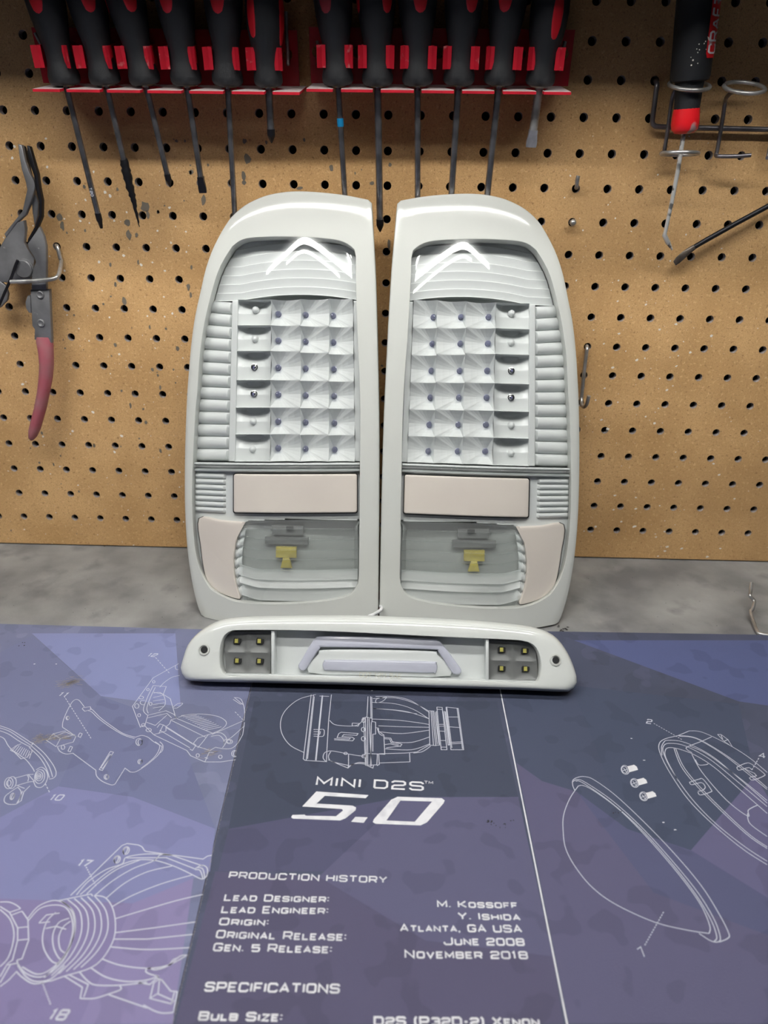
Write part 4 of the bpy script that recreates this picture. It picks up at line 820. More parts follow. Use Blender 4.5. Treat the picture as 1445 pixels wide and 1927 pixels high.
# screw holes
for p in ((101, 155), (1342, 192)):
    c_ = bl(*p); mb = MB()
    mb.rings([[(c_[0]+r*math.cos(2*PI*k/20), c_[1]+r*math.sin(2*PI*k/20), n) for k in range(20)] for r, n in ((.0042, .0001), (.0040, .0007), (.0032, .0008), (.0030, -.0002), (.0024, -.0002))]); mb.build('screw_hole', M_white, root, 50)
    mb = MB(); mb.lathe([(0, .0025), (.0002, .0025)], (c_[0]+.0002, c_[1], .0001), (0, 0, 1), 18, side=(1, 0, 0)); mb.build('screw_recess', M_gap, root)
# interior
mb = MB(); cxx = sum(p[0] for p in Bn)/NB; cww = sum(p[1] for p in Bn)/NB
mb.rings([[(cxx+(x-cxx)*t, cww+(w-cww)*t, -.0123) for x, w in Bn] for t in (1.0, .7, .4, .05)], cap1=True); mb.build('reflector_tray', M_white2, root)
def bpanel(name, pts, d0, d1, bev, m, smooth=True):
    P = [bl(x, y, d1) for x, y in pts]
    if area(P) < 0: P = P[::-1]
    mb = MB(); mb.prism(P, d0, d1, bev); return mb.build(name, m, root, 50 if smooth else False)
for q4 in ([(172, 92), (338, 92), (335, 240), (178, 236)], [(1108, 122), (1272, 132), (1280, 262), (1104, 262)]):
    def cup4(u, v):
        x, w = bl(*bil(q4, u, v), -.007); a_ = abs((u*2 % 1)-.5)*2; b_ = abs((v*2 % 1)-.5)*2; e = max(a_, b_)
        return (x, w, -.0086+.0012*e**2)
    mb = MB(); sheet(mb, cup4, 20, 20); mb.build('led_reflector', M_mirror, root, 30)
    for u in (.27, .76):
        for v in (.22, .70):
            x, w = bl(*bil(q4, u, v), -.007); mb = MB(); mb.prism([(x-.0026, w-.0021), (x+.0022, w-.0021), (x+.0028, w-.001), (x+.0028, w+.0016), (x-.0020, w+.0022), (x-.0026, w+.001)], -.0082, -.0066, .0002); ch = mb.build('led_base', M_gap, root)
            mb = MB(); mb.box((x-.0002, w, -.0062), (.0012, .0015, .0005)); mb.build('led_chip', M_smd, ch)
for x0, x1 in ((338, 350), (1096, 1107)):
    dy = (x0-338)*.037; bpanel('divider', [(x0, 88+dy), (x1, 88+dy), (x1, 243+dy*.9), (x0, 243+dy*.9)], -.0123, -.0022, .0006, M_white2)
bpanel('ledge', [(172, 239), (300, 241), (700, 251), (1280, 266), (1280, 274), (700, 259), (172, 247)], -.0123, -.0018, .0008, M_white2)
arch = smooth_pts([(433, 212), (440, 198), (478, 135), (495, 115), (520, 108), (700, 108), (900, 116), (925, 121), (945, 138), (998, 208), (1010, 228), (1004, 241), (988, 242), (973, 230), (930, 165), (905, 155), (700, 149), (530, 147), (508, 153), (466, 216), (455, 228), (440, 227)], 4, True)
bpanel('raised_island', smooth_pts([(470, 236), (505, 170), (520, 156), (700, 154), (905, 160), (925, 172), (972, 247), (700, 246)], 3, True), -.0123, -.0090, .0006, M_white2)
bpanel('light_guide', arch, -.0123, -.0072, .0009, M_guide)
bpanel('light_guide', smooth_pts([(519, 210), (524, 196), (545, 191), (720, 193), (905, 197), (922, 204), (925, 220), (920, 235), (900, 238), (720, 233), (545, 229), (524, 224)], 4, True), -.0092, -.0070, .0009, M_guide)
mb = MB()
g, tot = layout('DOT 1211 SAE', False); x0, w0 = bl(650, 251, 0); x1, w1 = bl(797, 256, 0)
for ch, x, w_, s_ in g:
    for stq in GL.get(ch, []): ribbon(mb, [(x0+(x1-x0)*(x+a_*w_)/tot, w0+(w1-w0)*(x/tot)+b_*.0030) for a_, b_ in stq], .00035, .0004)
mb.build('moulded_lettering', mat('moulded_letters', (196, 194, 176), .5), root)
mb = MB(); mb.rings([[(cxx+(x-cxx)*t, cww+(w-cww)*t, -.0006+.0008*(1-t**4)) for x, w in Bn] for t in (1, .97, .9, .75, .5, .25, .02)], cap1=True); mb.build('clear_lens', M_lens, root, 60)

# ------------------------------------------------------------------ screwdriver racks
TB = math.radians(10); YB = -.036
def rack(x0p, x1p, clips, tabs, holes, label, ybase=166):
    """x pixels of both ends, clip centres, ledge tab spans"""
    L = onY(x0p, ybase, YB); R = onY(x1p, ybase, YB); zc = (L.z+R.z)/2
    if True: zc = onY((x0p+x1p)/2, ybase, YB).z
    # local axes: x, up (leaning out at its top), out (dropping towards the front)
    up = Vector((0, -math.sin(TB), math.cos(TB))); out = Vector((0, -math.cos(TB), -math.sin(TB)))
    O = Vector((0, -.004, zc+.0055)); fx = lambda p, Y, y=170: onY(p, y, Y).x
    root = empty('screwdriver_rack', (fx((x0p+x1p)/2, 0), O.y, O.z)); tag(root, label, 'tool rack'); iv = Vector(root.location)
    M3 = Matrix(((1, 0, 0), (0, up.y, out.y), (0, up.z, out.z)))
    P = lambda x, u, o_: Vector((x, O.y, O.z))+up*u+out*o_-iv
    def bx(mb, xa, xb, ua, ub, oa, ob_):
        vs = [P(x, u, o_) for o_ in (oa, ob_) for x, u in ((xa, ua), (xb, ua), (xb, ub), (xa, ub))]
        mb.add(vs, [(3, 2, 1, 0), (4, 5, 6, 7), (0, 1, 5, 4), (1, 2, 6, 5), (2, 3, 7, 6), (3, 0, 4, 7)])
    xa, xb = fx(x0p, -.008, 130), fx(x1p, -.008, 130)
    mb = MB()
    # back plate as frame around keyholes
    hs = sorted(fx(h, -.008, 120) for h in holes); edges = [xa]
    uh = .0205
    for h in hs: edges += [h-.005, h+.005]
    edges.append(xb)
    for i in range(len(edges)-1):
        if i % 2 == 0: bx(mb, edges[i], edges[i+1], 0, .036, 0, .0016)
        else:
            bx(mb, edges[i], edges[i+1], uh+.005, .036, 0, .0016); bx(mb, edges[i], edges[i+1], 0, uh-.005, 0, .0016)
            c_ = ((edges[i]+edges[i+1])/2, uh); n = 16; A_ = []; B_ = []
            for k in range(n):
                t = 2*PI*k/n; m = max(abs(math.cos(t)), abs(math.sin(t)))
                A_.append(P(c_[0]+.005*math.cos(t)/m, c_[1]+.005*math.sin(t)/m, .0016)); B_.append(P(c_[0]+.0038*math.cos(t), c_[1]+.0038*math.sin(t), .0016))
            mb.rings([A_, B_]); mb.rings([B_, [p-out*.0016 for p in B_]])
    mb.build('back_plate', M_red, root)
    for i, (ta, tb) in enumerate(tabs):
        a_, b_ = fx(ta, -.050), fx(tb, -.050)
        mb = MB(); g2 = .006 if i else 0; g3 = .006 if i < len(tabs)-1 else 0
        vs = []
        for u in (-.0018, 0):
            vs += [P(a_, u, .0475), P(b_, u, .0475), P(b_, u, .040), P(b_-g3, u, .026), P(b_+(.0022 if g3 else 0), u, .016), P(b_+(.0022 if g3 else 0), u, 0), P(a_-(.0022 if g2 else 0), u, 0), P(a_-(.0022 if g2 else 0), u, .016), P(a_+g2, u, .026), P(a_, u, .040)]
        n = 10; mb.add(vs, [tuple(range(n))[::-1], tuple(range(n, 2*n))]+[(k, (k+1) % n, n+(k+1) % n, n+k) for k in range(n)])
        mb.build('ledge_tab', M_redtop, root)
    for cp in clips:
        xc = fx(cp, -.034, 118); oc = .031; r = .0104
        path = [(-.0146, oc+.0105), (-.0150, oc+.0075), (-.0118, oc+.0060)]
        path = [(-.0158, oc+.0080), (-.0128, oc+.0100), (-.0098, oc+.0066)]
        for k in range(0, 19):
            t = math.radians(140+ (400-140)*k/18)   # round the back of the handle
            path.append((r*math.cos(t), oc+r*math.sin(t)))
        path += [(.0098, oc+.0066), (.0128, oc+.0100), (.0158, oc+.0080)]
        mb = MB(); pr = path; n = len(pr); ir = inset(pr, .0007); orr = inset(pr, -.0007)
        u0, u1 = .0125, .0265
        secs = [[P(xc+ir[k][0], u0, ir[k][1]), P(xc+orr[k][0], u0, orr[k][1]), P(xc+orr[k][0], u1, orr[k][1]), P(xc+ir[k][0], u1, ir[k][1])] for k in range(n)]
        secs = [secs[0]] + secs[1:-1] + [secs[-1]]
        secs[0] = [P(xc+pr[0][0]-.0003, u0, pr[0][1]-.0006), P(xc+pr[0][0]-.0003, u0, pr[0][1]+.0006), P(xc+pr[0][0]-.0003, u1, pr[0][1]+.0006), P(xc+pr[0][0]-.0003, u1, pr[0][1]-.0006)]
        secs[-1] = [P(xc+pr[-1][0]+.0003, u0, pr[-1][1]+.0006), P(xc+pr[-1][0]+.0003, u0, pr[-1][1]-.0006), P(xc+pr[-1][0]+.0003, u1, pr[-1][1]-.0006), P(xc+pr[-1][0]+.0003, u1, pr[-1][1]+.0006)]
        secs = secs[1:-1]
        mb.rings(secs, cap0=True, cap1=True)
        bx(mb, xc-.005, xc+.005, u0, u1, .0016, oc-r+.0006)
        mb.build('spring_clip', M_clip, root, 30)
    return O
z1 = .4152
rack(75, 562, [x*z1 for x in (268, 453, 637, 829, 1022, 1212)], [(a_*z1, b_*z1) for a_, b_ in ((150, 272), (303, 452), (485, 635), (668, 822), (858, 1010), (1050, 1198), (1235, 1357))], [542], 'red metal screwdriver rack with spring clips, left of the two')
rack(584, 1073, [540+x*z1 for x in (224, 407, 594, 783, 973, 1160)], [(540+a_*z1, 540+b_*z1) for a_, b_ in ((88, 207), (245, 388), (425, 575), (610, 757), (795, 940), (980, 1130), (1165, 1288))], [597, 672, 825, 978, 1058], 'red metal screwdriver rack with spring clips, right of the two')

HP = [(0, .0088), (.0006, .0100), (.0025, .0112), (.0060, .0112), (.0100, .0102), (.0150, .0093), (.0210, .0091), (.0270, .0098), (.0340, .0112), (.0420, .0126), (.0520, .0136), (.0650, .0140), (.0850, .0141), (.1000, .0136), (.1080, .0118), (.1120, .0085), (.1135, .0)]
HPs = [(0, .0084), (.0006, .0095), (.0025, .0104), (.0055, .0104), (.0090, .0098), (.0140, .0094), (.0200, .0100), (.0280, .0116), (.0360, .0129), (.0450, .0134), (.0540, .0128), (.0600, .0108), (.0630, .0095), (.0632, .0)]
def rad(prof, t):
    for (t0, r0), (t1, r1) in zip(prof, prof[1:]):
        if t0 <= t <= t1: return r0+(r1-r0)*(t-t0)/((t1-t0) or 1)
    return 0
LOBE = lambda t, an: 1+.022*math.cos(3*an)
def screwdriver(base, top, tip, inl, label, stub=False, kind='phillips', shaft_r=.0022, mshaft=None, minl=None, extra=None, group=None):
    """pixels: middle of the handle foot on the ledge, handle centre at the frame top, blade tip"""
    Yb = -.0350; Bp = onY(*base, Yb); Ls = math.hypot(tip[0]-base[0], tip[1]-base[1])/2590
    Tp = onY(*tip, Yb+Ls*math.sin(TB)*1.0); axd = (Tp-Bp).normalized(); up = -axd
    Bp = Bp+up*.0012
    root = empty('screwdriver', Bp); tag(root, label, 'screwdriver', group)
    prof = HPs if stub else HP; side = Vector((0, -1, 0)); a_ = (side-up*side.dot(up)).normalized(); b_ = up.cross(a_)
    pr = []
    for (t0, r0), (t1, r1) in zip(prof, prof[1:]):
        k = 3 if t1-t0 > .004 else 1
        for j in range(k): pr.append((t0+(t1-t0)*j/k, r0+(r1-r0)*j/k))
    pr.append(prof[-1])
    mb = MB(); mb.lathe(pr, (0, 0, 0), up, 36, LOBE, side); hd = mb.build('handle', M_rubber, root, 40)
    for an0, t0, t1, hw in inl:
        mb = MB(); n = 14; m = 8; a0 = math.radians(an0)
        def S_(u, v):
            t = t0+(t1-t0)*u; w = hw*math.sqrt(max(0, 1-(2*u-1)**2))**.8; an = a0+math.radians(w)*(2*v-1); r = (rad(prof, t)*LOBE(t, an)+.00035*(1 if 0 < v < 1 and 0 < u < 1 else -1))
            return up*t+(a_*math.cos(an)+b_*math.sin(an))*r
        sheet(mb, S_, n, m); mb.build('grip_inlay', minl or M_inlay, root, 60)
    if stub:
        mb = MB(); mb.lathe([(.0612, .0090), (.0640, .0118), (.0700, .0112), (.0740, .006), (.0745, 0)], (0, 0, 0), up, 24, None, side); mb.build('end_cap', M_inlay2, root, 40)
    mb = MB(); L = (Tp-Bp).length; ms = mshaft or M_steel
    sh = shaft_r
    tl = {'phillips': .010, 'flat': .012, 'burnt': .004, 'torx': .012, 'none': .002}[kind]
    mb.lathe([(0, .0078), (.0012, .0062), (.0016, sh), (L-tl if kind != 'burnt' else L*.6, sh)], (0, 0, 0), axd, 16, None, side); sf = mb.build('shaft', ms, root, 40)
    e = axd*(L-tl); mb = MB()
    if kind in ('phillips', 'torx'):
        mb.lathe([(0, sh*1.12), (tl*.45, sh*1.1), (tl*.6, sh*.9), (tl*.95, sh*.25 if kind == 'phillips' else sh*.6), (tl, .0002 if kind == 'phillips' else sh*.5)], e, axd, 16, (lambda t, an: 1 if t < tl*.5 else 1-.28*abs(math.sin(2*an))), side)
        mb.build('tip', M_blacksteel, root, 30)
    elif kind == 'flat':
        sd = axd.cross(side).normalized(); bk = sd.cross(axd); R = []
        for t, w, th in ((0, sh, sh), (.25, sh*1.05, sh*.8), (.7, sh*1.35, sh*.4), (.95, sh*1.3, sh*.25), (1, sh*1.2, sh*.2)):
            R.append([e+axd*tl*t+sd*x*w+bk*y*th for x, y in ((-1, -1), (1, -1), (1, 1), (-1, 1))])
        mb.rings(R, cap0=True, cap1=True); mb.build('tip', M_blacksteel if not mshaft else mshaft, root)
    elif kind == 'burnt':
        pts = []; rs = []; Lb = L*.50
        for k in range(26):
            f = k/25; pts.append(axd*(L-Lb+Lb*f)+Vector((random.uniform(-1, 1), random.uniform(-1, 1), 0))*.0004); rs.append((sh+.0009+random.uniform(-.0004, .0009))*(1-max(0, f-.35)/.65*.92))
        mb.tube(pts, rs, 10); mb.build('melted_residue', M_blacksteel, root, 60)
    if extra: extra(root, axd, up, L, side)
    return root
def bluemark(root, axd, up, L, side):
    b0 = MB(); b0.lathe([(.0215, .0022), (.0217, .00245), (.027, .00245), (.0272, .0022)], (0, 0, 0), axd, 16, None, side); b0.build('blue_paint_mark', M_blue, root, 40)
def stamp(root, axd, up, L, side):
    mb = MB(); sd = axd.cross(side).normalized(); u0 = L-.031
    g, tot = layout('T20', False)
    for ch, x, w_, s_ in g:
        for stq in GL.get(ch, []):
            tmp = MB(); ribbon(tmp, [(x+a_*w_, b_) for a_, b_ in stq], .25, 0)
            mb.add([axd*(u0+v[0]*.0016)+sd*(-v[1]*.0018+.0009)+side*.00235 for v in tmp.v], tmp.f)
    mb.build('stamped_marking', M_line, root)
zp = lambda x, y, ox=0: (ox+x*z1, y*z1)
D = lambda **k: k
lt = .0425; li = [(-12, lt, .085, 27)]
for b_, t_, tp, inl, kw, lab in (
    ((300, 392), (205, 0), (460, 1035), [(-6, lt, .086, 28)], D(kind='torx', extra=stamp), 'black and red screwdriver with a torx tip, leftmost in the left rack'),
    ((482, 390), (385, 0), (632, 1028), [(26, lt, .086, 28), (-100, lt, .086, 26)], D(kind='burnt', mshaft=None), 'screwdriver whose lower shaft is coated in melted black residue, left rack'),
    ((662, 390), (585, 0), (772, 850), [(30, lt, .086, 28), (-88, lt, .086, 26)], D(), 'screwdriver with a short thin shaft and phillips tip, third in the left rack'),
    ((848, 392), (800, 0), (920, 875), [(-12, lt, .086, 28)], D(kind='flat', shaft_r=.0023), 'screwdriver with a paint-flecked grip and flat tip, fourth in the left rack'),
    ((1032, 395), (1028, 0), (1066, 1010), [(-6, lt, .086, 28)], D(kind='none'), 'screwdriver whose long shaft goes behind the left tail light'),
    ((1217, 397), (1200, 0), (1231, 650), [(-38, .029, .058, 20), (80, .024, .06, 22)], D(stub=True, minl=None, shaft_r=.0027), 'stubby screwdriver with phillips tip at the right end of the left rack'),
    ):
    screwdriver(zp(*b_), zp(*t_), zp(*tp), inl, lab, group='red and black screwdrivers in the racks', **kw)
for b_, tp, inl, kw, lab in (
    ((232, 394), (266, 950), [(-20, lt, .086, 27)], D(kind='none', extra=bluemark, minl=M_inlay2), 'screwdriver with a blue paint mark on its shaft, leftmost in the right rack'),
    ((411, 395), (422, 1052), [(38, lt, .086, 26), (-78, lt, .086, 26)], D(kind='phillips', shaft_r=.0027), 'screwdriver hanging in the gap between the two tail lights'),
    ((592, 393), (592, 930), [(8, lt, .086, 28)], D(kind='none', shaft_r=.0023), 'screwdriver with a grey shaft, third in the right rack'),
    ((777, 392), (742, 930), [(22, lt, .086, 27)], D(kind='none', shaft_r=.0025), 'screwdriver with shaft leaning left, fourth in the right rack'),
    ((960, 392), (903, 930), [(-14, lt, .086, 27)], D(kind='none', shaft_r=.0025), 'screwdriver with shaft leaning left, fifth in the right rack'),
    ((1143, 396), (1105, 668), [(18, .028, .058, 19)], D(stub=True, kind='flat', mshaft=M_wire, shaft_r=.0030), 'stubby flat screwdriver with a worn grey blade, right end of the right rack')):
    screwdriver(zp(*b_, 540), None, zp(*tp, 540), inl, lab, group='red and black screwdrivers in the racks', **kw)

# ------------------------------------------------------------------ wire hooks of the racks and loose pegs
def wire(name, pts, r, label=None, cat='hook', m=None, parent=None, sm=4, group=None):
    P = [Vector(p) for p in smooth_pts([tuple(p) for p in pts], sm)]
    if parent is None:
        mb = MB(); mb.tube(P, r, 10); o = mb.build(name, m or M_wire, None, True); tag(o, label, cat, group); return o
    mb = MB(); mb.tube(P, r, 10); return mb.build(name, m or M_wire, parent, True)
def Y3(x, y, Y): return tuple(onY(x, y, Y))
wire('peg_hook', [Y3(542, 118, .006), Y3(542, 119, -.004), Y3(542, 121, -.016), Y3(541.5, 116, -.020), Y3(541, 95, -.0205), Y3(539, 60, -.0205), Y3(538, 22, -.020)], .0013, 'wire hook holding the right end of the left rack')
wire('peg_hook', [Y3(597, 118, .006), Y3(597, 119, -.004), Y3(598.5, 121, -.016), Y3(598.5, 116, -.0195), Y3(598, 98, -.0205), Y3(597, 77, -.0205)], .0013, 'wire hook holding the left end of the right rack')
wire('peg_hook', [Y3(1058, 126, .006), Y3(1056, 128, -.004), Y3(1054, 130, -.016), Y3(1055, 122, -.0195), Y3(1058, 100, -.0205), Y3(1063, 78, -.0205)], .0014, 'wire hook holding the right end of the right rack')
wire('peg_hook', [Y3(83, 93, .006), Y3(82, 92, -.004), Y3(80, 90, -.012), Y3(78, 86, -.016), Y3(74, 78, -.0165), Y3(66, 62, -.0165)], .0012, 'wire hook at the left end of the left rack')
# J hook right of the lamps
wire('peg_hook', [Y3(1104.5, 651, .008), Y3(1104.5, 652, -.003), Y3(1104.5, 656, -.006), Y3(1103.5, 664, -.0068), Y3(1099, 700, -.0068), Y3(1095, 740, -.0068), Y3(1094, 752, -.008), Y3(1095, 762, -.012), Y3(1099, 766, -.017), Y3(1104, 760, -.022), Y3(1108, 745, -.024)], .0016, 'bare metal J hook right of the tail lights', sm=5)
# stub peg and ball end
wire('peg', [Y3(1084, 353, .008), Y3(1084.5, 353, -.002), Y3(1085, 352, -.006), Y3(1086, 340, -.0085), Y3(1088, 331, -.0085)], .0016, 'short upturned metal peg in a hole right of the racks', 'peg', sm=3)
mb = MB(); P = onY(1077, 418.5, -.004); mb.lathe([(-.012, .0016), (0, .0017), (.0010, .0022), (.0025, .0027), (.0040, .0022), (.0048, .0010), (.0049, 0)], P, (0, -1, 0), 18, None, (0, 0, 1)); tag(mb.build('peg', M_wire, None, True), 'round-headed metal peg end in a hole beside the right tail light', 'peg')
# loose wire hook on the bench, right edge
def Zb(x, y, z): return tuple(onZ(x, y, z))
wire('peg_hook', [Zb(1413.5, 1097, .022), Zb(1412, 1115, .017), Zb(1411, 1121, .0155), Zb(1419, 1131, .012), Zb(1416, 1146, .0085), Zb(1412, 1152, .007), Zb(1418, 1172, .0035), Zb(1424, 1187, .0022), Zb(1430, 1193, .0018), Zb(1452, 1196, .0018)], .0015, 'loose bent wire hook lying on the bench at the right', sm=3)

# ------------------------------------------------------------------ wire holder with awl, right
root = empty('wire_tool_holder', onY(1340, 240, -.006)); tag(root, 'dark wire tool holder with ring hangers on the pegboard, upper right', 'tool holder'); O = Vector(root.location)
Lq = lambda pts: [tuple(Vector(p)-O) for p in pts]
wire('back_wire', Lq([Y3(1233, 151, .008), Y3(1234, 153, -.003), Y3(1236, 160, -.0065), Y3(1234, 175, -.007), Y3(1229, 215, -.007), Y3(1227.5, 230, -.007), Y3(1231, 236, -.007), Y3(1240, 238.5, -.007), Y3(1290, 240, -.007), Y3(1445, 243.5, -.007), Y3(1560, 246, -.007)]), .0019, m=M_darkwire, parent=root)
def ringpts(c, r, closed=1.0, ph=0, tilt=0):
    return [tuple(Vector(c)-O+Vector((r*math.cos(ph+2*PI*closed*k/22), r*math.sin(ph+2*PI*closed*k/22)*math.cos(tilt), r*math.sin(ph+2*PI*closed*k/22)*math.sin(tilt)))) for k in range(23)]
RC = onY(1297, 161, -.030); RC2 = onY(1279, 289, -.026)
RR = .0142
wire('ring', ringpts(RC, RR, 1, PI/2, .30), .00145, m=M_wire, parent=root, sm=2)
wire('hanger_rod', Lq([tuple(RC+Vector((0, RR, .004))), Y3(1270, 172, -.013), Y3(1264, 190, -.0105), Y3(1257, 240, -.0105), Y3(1251, 278, -.0105), Y3(1250, 286, -.012), tuple(RC2+Vector((-.0132, .002, 0)))]), .0015, m=M_darkwire, parent=root)
wire('ring', ringpts(RC2, .0133, 1, PI, -.05), .00145, m=M_wire, parent=root, sm=2)
RC = onY(1400.5, 165, -.030)
wire('ring', ringpts(RC, RR, .93, PI*.9, .35), .00145, m=M_wire, parent=root, sm=2)
wire('hanger_rod', Lq([tuple(RC+Vector((-.0055, -.012, -.004))), Y3(1380, 173, -.034), Y3(1368, 182, -.022), Y3(1364, 195, -.0115), Y3(1357, 240, -.0105), Y3(1349, 285, -.0105), Y3(1347, 291, -.012), Y3(1352, 294, -.018), Y3(1385, 294, -.022), Y3(1413, 292, -.024)]), .0015, m=M_darkwire, parent=root)
wire('hanger_rod', Lq([Y3(1462, 180, -.0105), Y3(1455, 240, -.0105), Y3(1446, 290, -.0105), Y3(1444, 297, -.012)]), .0015, m=M_darkwire, parent=root)
# awl in the holder
Bp = onY(1287, 252, -.029); Tp = onY(1314, 0, -.034); up = (Tp-Bp).normalized()
root = empty('awl', Bp); tag(root, 'black and red awl with a bent tip hanging in the wire holder', 'awl'); sd = Vector((0, -1, 0)); Lh = (Tp-Bp).length
k_ = Lh/252
mb = MB(); mb.lathe([(0, .004), (.0005, .0070), (.0030, .0094), (.0065, .0100), (.0110, .0098), (.0165, .0092), (.0170, .0080)], (0, 0, 0), up, 28, None, sd); mb.build('collar', M_redcap, root, 50)
mb = MB(); mb.lathe([(.0165, .0088), (.0200, .0090), (.0300, .0094), (.0345, .0098)], (0, 0, 0), up, 40, lambda t, an: 1+.045*math.cos(18*(an+t*45)), sd); mb.build('knurled_neck', M_rubber, root, 30)
mb = MB(); mb.lathe([(.0335, .0098), (.0345, .0128), (.0370, .0136), (.0500, .0138), (.0700, .0142), (.1000, .0146), (.1200, .0140), (.1300, .010), (.1310, 0)], (0, 0, 0), up, 32, lambda t, an: 1+.03*math.cos(4*an), sd); hd = mb.build('handle', M_rubber, root, 50)
a_ = (sd-up*sd.dot(up)).normalized(); b_ = up.cross(a_)
HR = [(.0335, .0098), (.0345, .0128), (.0370, .0136), (.0500, .0138), (.0700, .0142), (.1000, .0146), (.1200, .0140)]
def HS(t, an, e=.0004): return up*t+(a_*math.cos(an)+b_*math.sin(an))*(rad(HR, t)*(1+.03*math.cos(4*an))+e)
sgn = 1 if b_.x > 0 else -1
mb = MB(); sheet(mb, lambda u, v: HS(.0475+.070*u, sgn*math.radians(46+(26 if .03 < u < .97 else 21)*(2*v-1))), 24, 8)
mb.build('label_strip', M_redcap, root, 60)
mb = MB(); g, tot = layout('CRAFTSMAN', False)
for ch, x, w_, s_ in g:
    for stq in GL.get(ch, []):
        tmp = MB(); q_ = resample([(p[0]*w_+x, p[1]) for p in stq], max(2, len(stq)*2)); ribbon(tmp, q_, .22, 0)
        mb.add([HS(.0505+v[0]/tot*.064, sgn*math.radians(64-36*v[1]), .00075) for v in tmp.v], tmp.f)
mb.build('lettering', M_print, root)
mb = MB()
for k in range(14):
    t = random.uniform(.042, .060); an = random.uniform(-.5, .45); r = random.uniform(.0003, .0007)
    mb.add([HS(t+r*math.cos(j), an+r*math.sin(j)/.014, .0005) for j in [2*PI*i/7 for i in range(7)]], [tuple(range(7))])
tag(mb.build('paint_specks', M_speck, root), kind='stuff')
ax = [Vector(Y3(1286.5, 250, -.029)), Vector(Y3(1276, 318, -.027)), Vector(Y3(1263, 385, -.025)), Vector(Y3(1252, 436, -.022)), Vector(Y3(1250, 442, -.022)), Vector(Y3(1256, 455, -.020)), Vector(Y3(1265, 470, -.018))]
mb = MB(); mb.tube([p-Bp for p in ax], [.0017, .0017, .0016, .0015, .0018, .0020, .0006], 10); mb.build('spike', layer(mat('chipped_steel', (220, 220, 218), .35, .45), (60, 58, 56), 110, .56, .62, 4, .8), root, 50)

# ------------------------------------------------------------------ dark pry rod, right edge
root = empty('pry_bar', onY(1360, 445, -.010)); tag(root, 'thin black pry bar slanting in from the right edge', 'pry bar'); O = Vector(root.location)
P = [Vector(Y3(*p, Y))-O for p, Y in (((1600, 300), -.010), ((1500, 353), -.010), ((1445, 388), -.010), ((1380, 423), -.010), ((1330, 451), -.010), ((1306, 465), -.010))]
mb = MB(); mb.tube(P, [.0021]*5+[.0020], 12); mb.build('rod', M_blacksteel, root, 50)
R = []
for (x, y), w, th in (((1306, 465), .0021, .0019), ((1296, 472), .0025, .0013), ((1285, 481), .0029, .0010), ((1275, 490), .0028, .0007), ((1269, 496), .0020, .0004)):
    c_ = Vector(Y3(x, y, -.010))-O; d = Vector((-.62, 0, .78)); R.append([c_+d*sx*w+Vector((0, 1, 0))*sy*th for sx, sy in ((-1, -.3), (-.5, -1), (.5, -1), (1, -.3), (1, .3), (.5, 1), (-.5, 1), (-1, .3))])
mb = MB(); mb.rings(R, cap0=True, cap1=True); mb.build('blade', mat('worn_blade', (120, 110, 100), .4, .6, rgb2=(70, 64, 60), nscale=120), root, 50)
wire('peg_hook', [Y3(1500, 340, .006), Y3(1500, 341, -.004), Y3(1500, 344, -.008), Y3(1500, 356, -.0078), Y3(1500, 360, -.012), Y3(1500, 350, -.0155)], .0014, 'wire hook carrying the black pry bar, beyond the right edge')

# ------------------------------------------------------------------ pliers, left
root = empty('spring_pliers', onY(45, 520, -.014)); tag(root, 'grey long-jaw spring pliers with faded red grip hanging at the left edge', 'pliers'); O = Vector(root.location)
zz = lambda x, y: (x*.3425, 240+y*.3425)
def plate(name, pts, Y0, Y1, m, bev=.0006, parent=None):
    """outline in the photograph, real thickness between depths Y0 (front) and Y1 (back)"""
    P = [onY(*zz(*p), Y0) for p in pts]; q2 = [(p.x-O.x, p.z-O.z) for p in P]
    mb = MB(); mb.prism(q2, 0, Y1-Y0, 0) if not bev else mb.prism(q2, 0, Y1-Y0, bev)
    mb.v = [(v[0], Y0-O.y+(Y1-Y0)-v[2], v[1]) for v in mb.v]; return mb.build(name, m, parent or root, 40)
plate('jaw', [(98, 92), (118, 96), (135, 175), (160, 250), (190, 300), (192, 330), (172, 400), (140, 480), (95, 520), (32, 605), (22, 585), (85, 505), (122, 460), (148, 340), (140, 300), (118, 230), (104, 150)], -.0205, -.0165, M_greytool)
plate('jaw', [(120, 98), (132, 104), (150, 175), (168, 262), (188, 305), (180, 330), (158, 300), (140, 230), (124, 160)], -.0165, -.013, M_blacksteel)
plate('jaw', [(146, 98), (162, 104), (182, 175), (206, 255), (216, 330), (230, 400), (229, 490), (205, 550), (165, 625), (150, 640), (152, 612), (188, 548), (212, 485), (214, 410), (196, 340), (185, 262), (162, 200), (150, 150)], -.0215, -.017, M_blacksteel)
plate('jaw_web', [(178, 330), (212, 410), (208, 485), (190, 540), (178, 470), (172, 400)], -.017, -.013, M_greytool)
plate('body_plate', [(95, 520), (130, 510), (138, 560), (130, 632), (150, 668), (190, 720), (175, 800), (160, 860), (100, 862), (60, 852), (-10, 850), (-30, 760), (0, 655), (28, 605)], -.020, -.0155, M_greytool)
plate('body_plate', [(150, 640), (165, 620), (215, 545), (240, 598), (252, 650), (254, 892), (172, 892), (175, 800), (196, 740), (186, 710), (158, 668)], -.0235, -.020, M_greytool)
c_ = onY(*zz(130, 777), -.0235)-O; mb = MB(); mb.lathe([(0, .0072), (.0012, .0072), (.0018, .0066), (.0019, 0)], c_, (0, -1, 0), 28, None, (0, 0, 1)); mb.lathe([(-.006, .0078), (-.001, .0078), (-.0008, .0070)], c_, (0, -1, 0), 28, None, (0, 0, 1)); mb.build('pivot', M_greytool, root, 40)
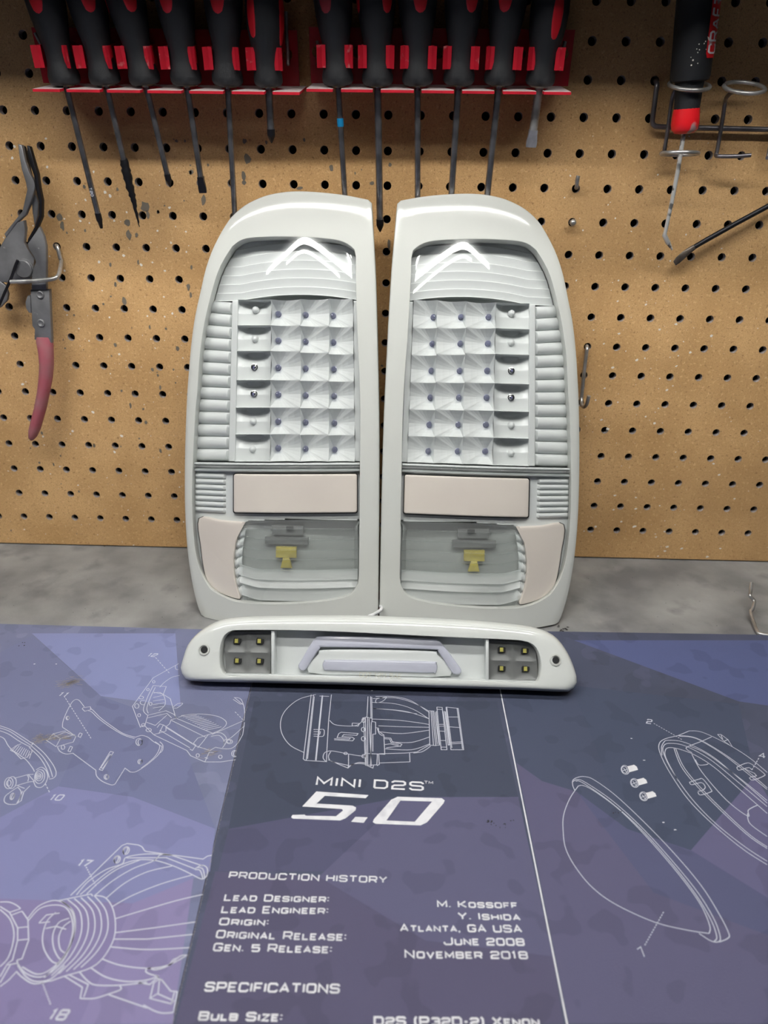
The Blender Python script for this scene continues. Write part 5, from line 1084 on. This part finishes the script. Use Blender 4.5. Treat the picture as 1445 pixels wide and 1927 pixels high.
wire('spring_arm', Lq([Y3(*zz(98, 728), -.027), Y3(*zz(84, 760), -.027), Y3(*zz(60, 830), -.027), Y3(*zz(20, 920), -.027), Y3(*zz(-40, 1060), -.027)]), .0011, m=M_blacksteel, parent=root)
plate('handle_strap', [(166, 892), (272, 890), (276, 1020), (284, 1185), (188, 1165), (190, 1110), (176, 1090), (172, 1000)], -.0225, -.0185, M_greytool)
plate('latch', [(138, 960), (150, 925), (168, 918), (172, 1020), (158, 1018), (142, 995)], -.0205, -.0175, M_greytool)
for x, y in ((222, 918), (226, 1074)):
    c_ = onY(*zz(x, y), -.0225)-O; mb = MB(); mb.lathe([(0, .0033), (.0008, .0032), (.0012, .0024), (.0006, .0016), (.0006, 0)], c_, (0, -1, 0), 18, None, (0, 0, 1)); mb.build('rivet', M_greytool, root, 40)
plate('left_handle', [(-60, 850), (0, 845), (30, 870), (44, 915), (38, 950), (0, 990), (-60, 1000)], -.0205, -.0175, M_greytool)
# rounded dipped grip, swept along its curved middle line
cen = [((240, 1150), 48, .6), ((246, 1180), 50, .8), ((253, 1240), 44, 1), ((256, 1300), 42, 1), ((252, 1370), 41, 1), ((240, 1450), 38, 1), ((222, 1540), 37, 1), ((203, 1610), 36, 1), ((190, 1660), 35, 1), ((180, 1700), 24, .8), ((178, 1716), 8, .4)]
R = []
for (x, y), w, th in cen:
    c_ = onY(*zz(x, y), -.020)-O; k = w*.3425/2350; R.append([c_+Vector((k*math.cos(t), .0062*th*math.sin(t), 0)) for t in [2*PI*j/20 for j in range(20)]])
mb = MB(); mb.rings(R, cap0=True, cap1=True); mb.build('grip', M_pinkgrip, root, 60)
wire('peg_hook', [Y3(*zz(308, 648), .008), Y3(*zz(312, 650), -.003), Y3(*zz(318, 665), -.006), Y3(*zz(330, 715), -.0065), Y3(*zz(336, 740), -.008), Y3(*zz(328, 790), -.020), Y3(*zz(318, 815), -.026), Y3(*zz(290, 832), -.0285), Y3(*zz(200, 842), -.0285), Y3(*zz(110, 846), -.0285), Y3(*zz(58, 848), -.0285)], .0017, 'bare wire hook carrying the spring pliers at the left', sm=5)

# ------------------------------------------------------------------ small leads between the lamps
wire('white_cable', [(-.030, -.172, .004), tuple(onY(690, 1166, -.160)), tuple(onY(704, 1156, -.158)), tuple(onY(718, 1146, -.156)), tuple(onY(716, 1135, -.130)), (-.008, -.10, .03), (-.008, -.085, .002)], .0014, 'thin white cable between the two tail lights behind the brake light', 'cable', M_cord)
mb = MB(); P = onZ(712, 1163, .004); mb.tube([(P.x, P.y, .0035), (P.x+.001, P.y+.02, .0035), (P.x+.002, P.y+.045, .0035)], .0030, 10); tag(mb.build('red_lead', M_red, None, True), 'red lead end on the bench in the gap between the tail lights', 'cable')
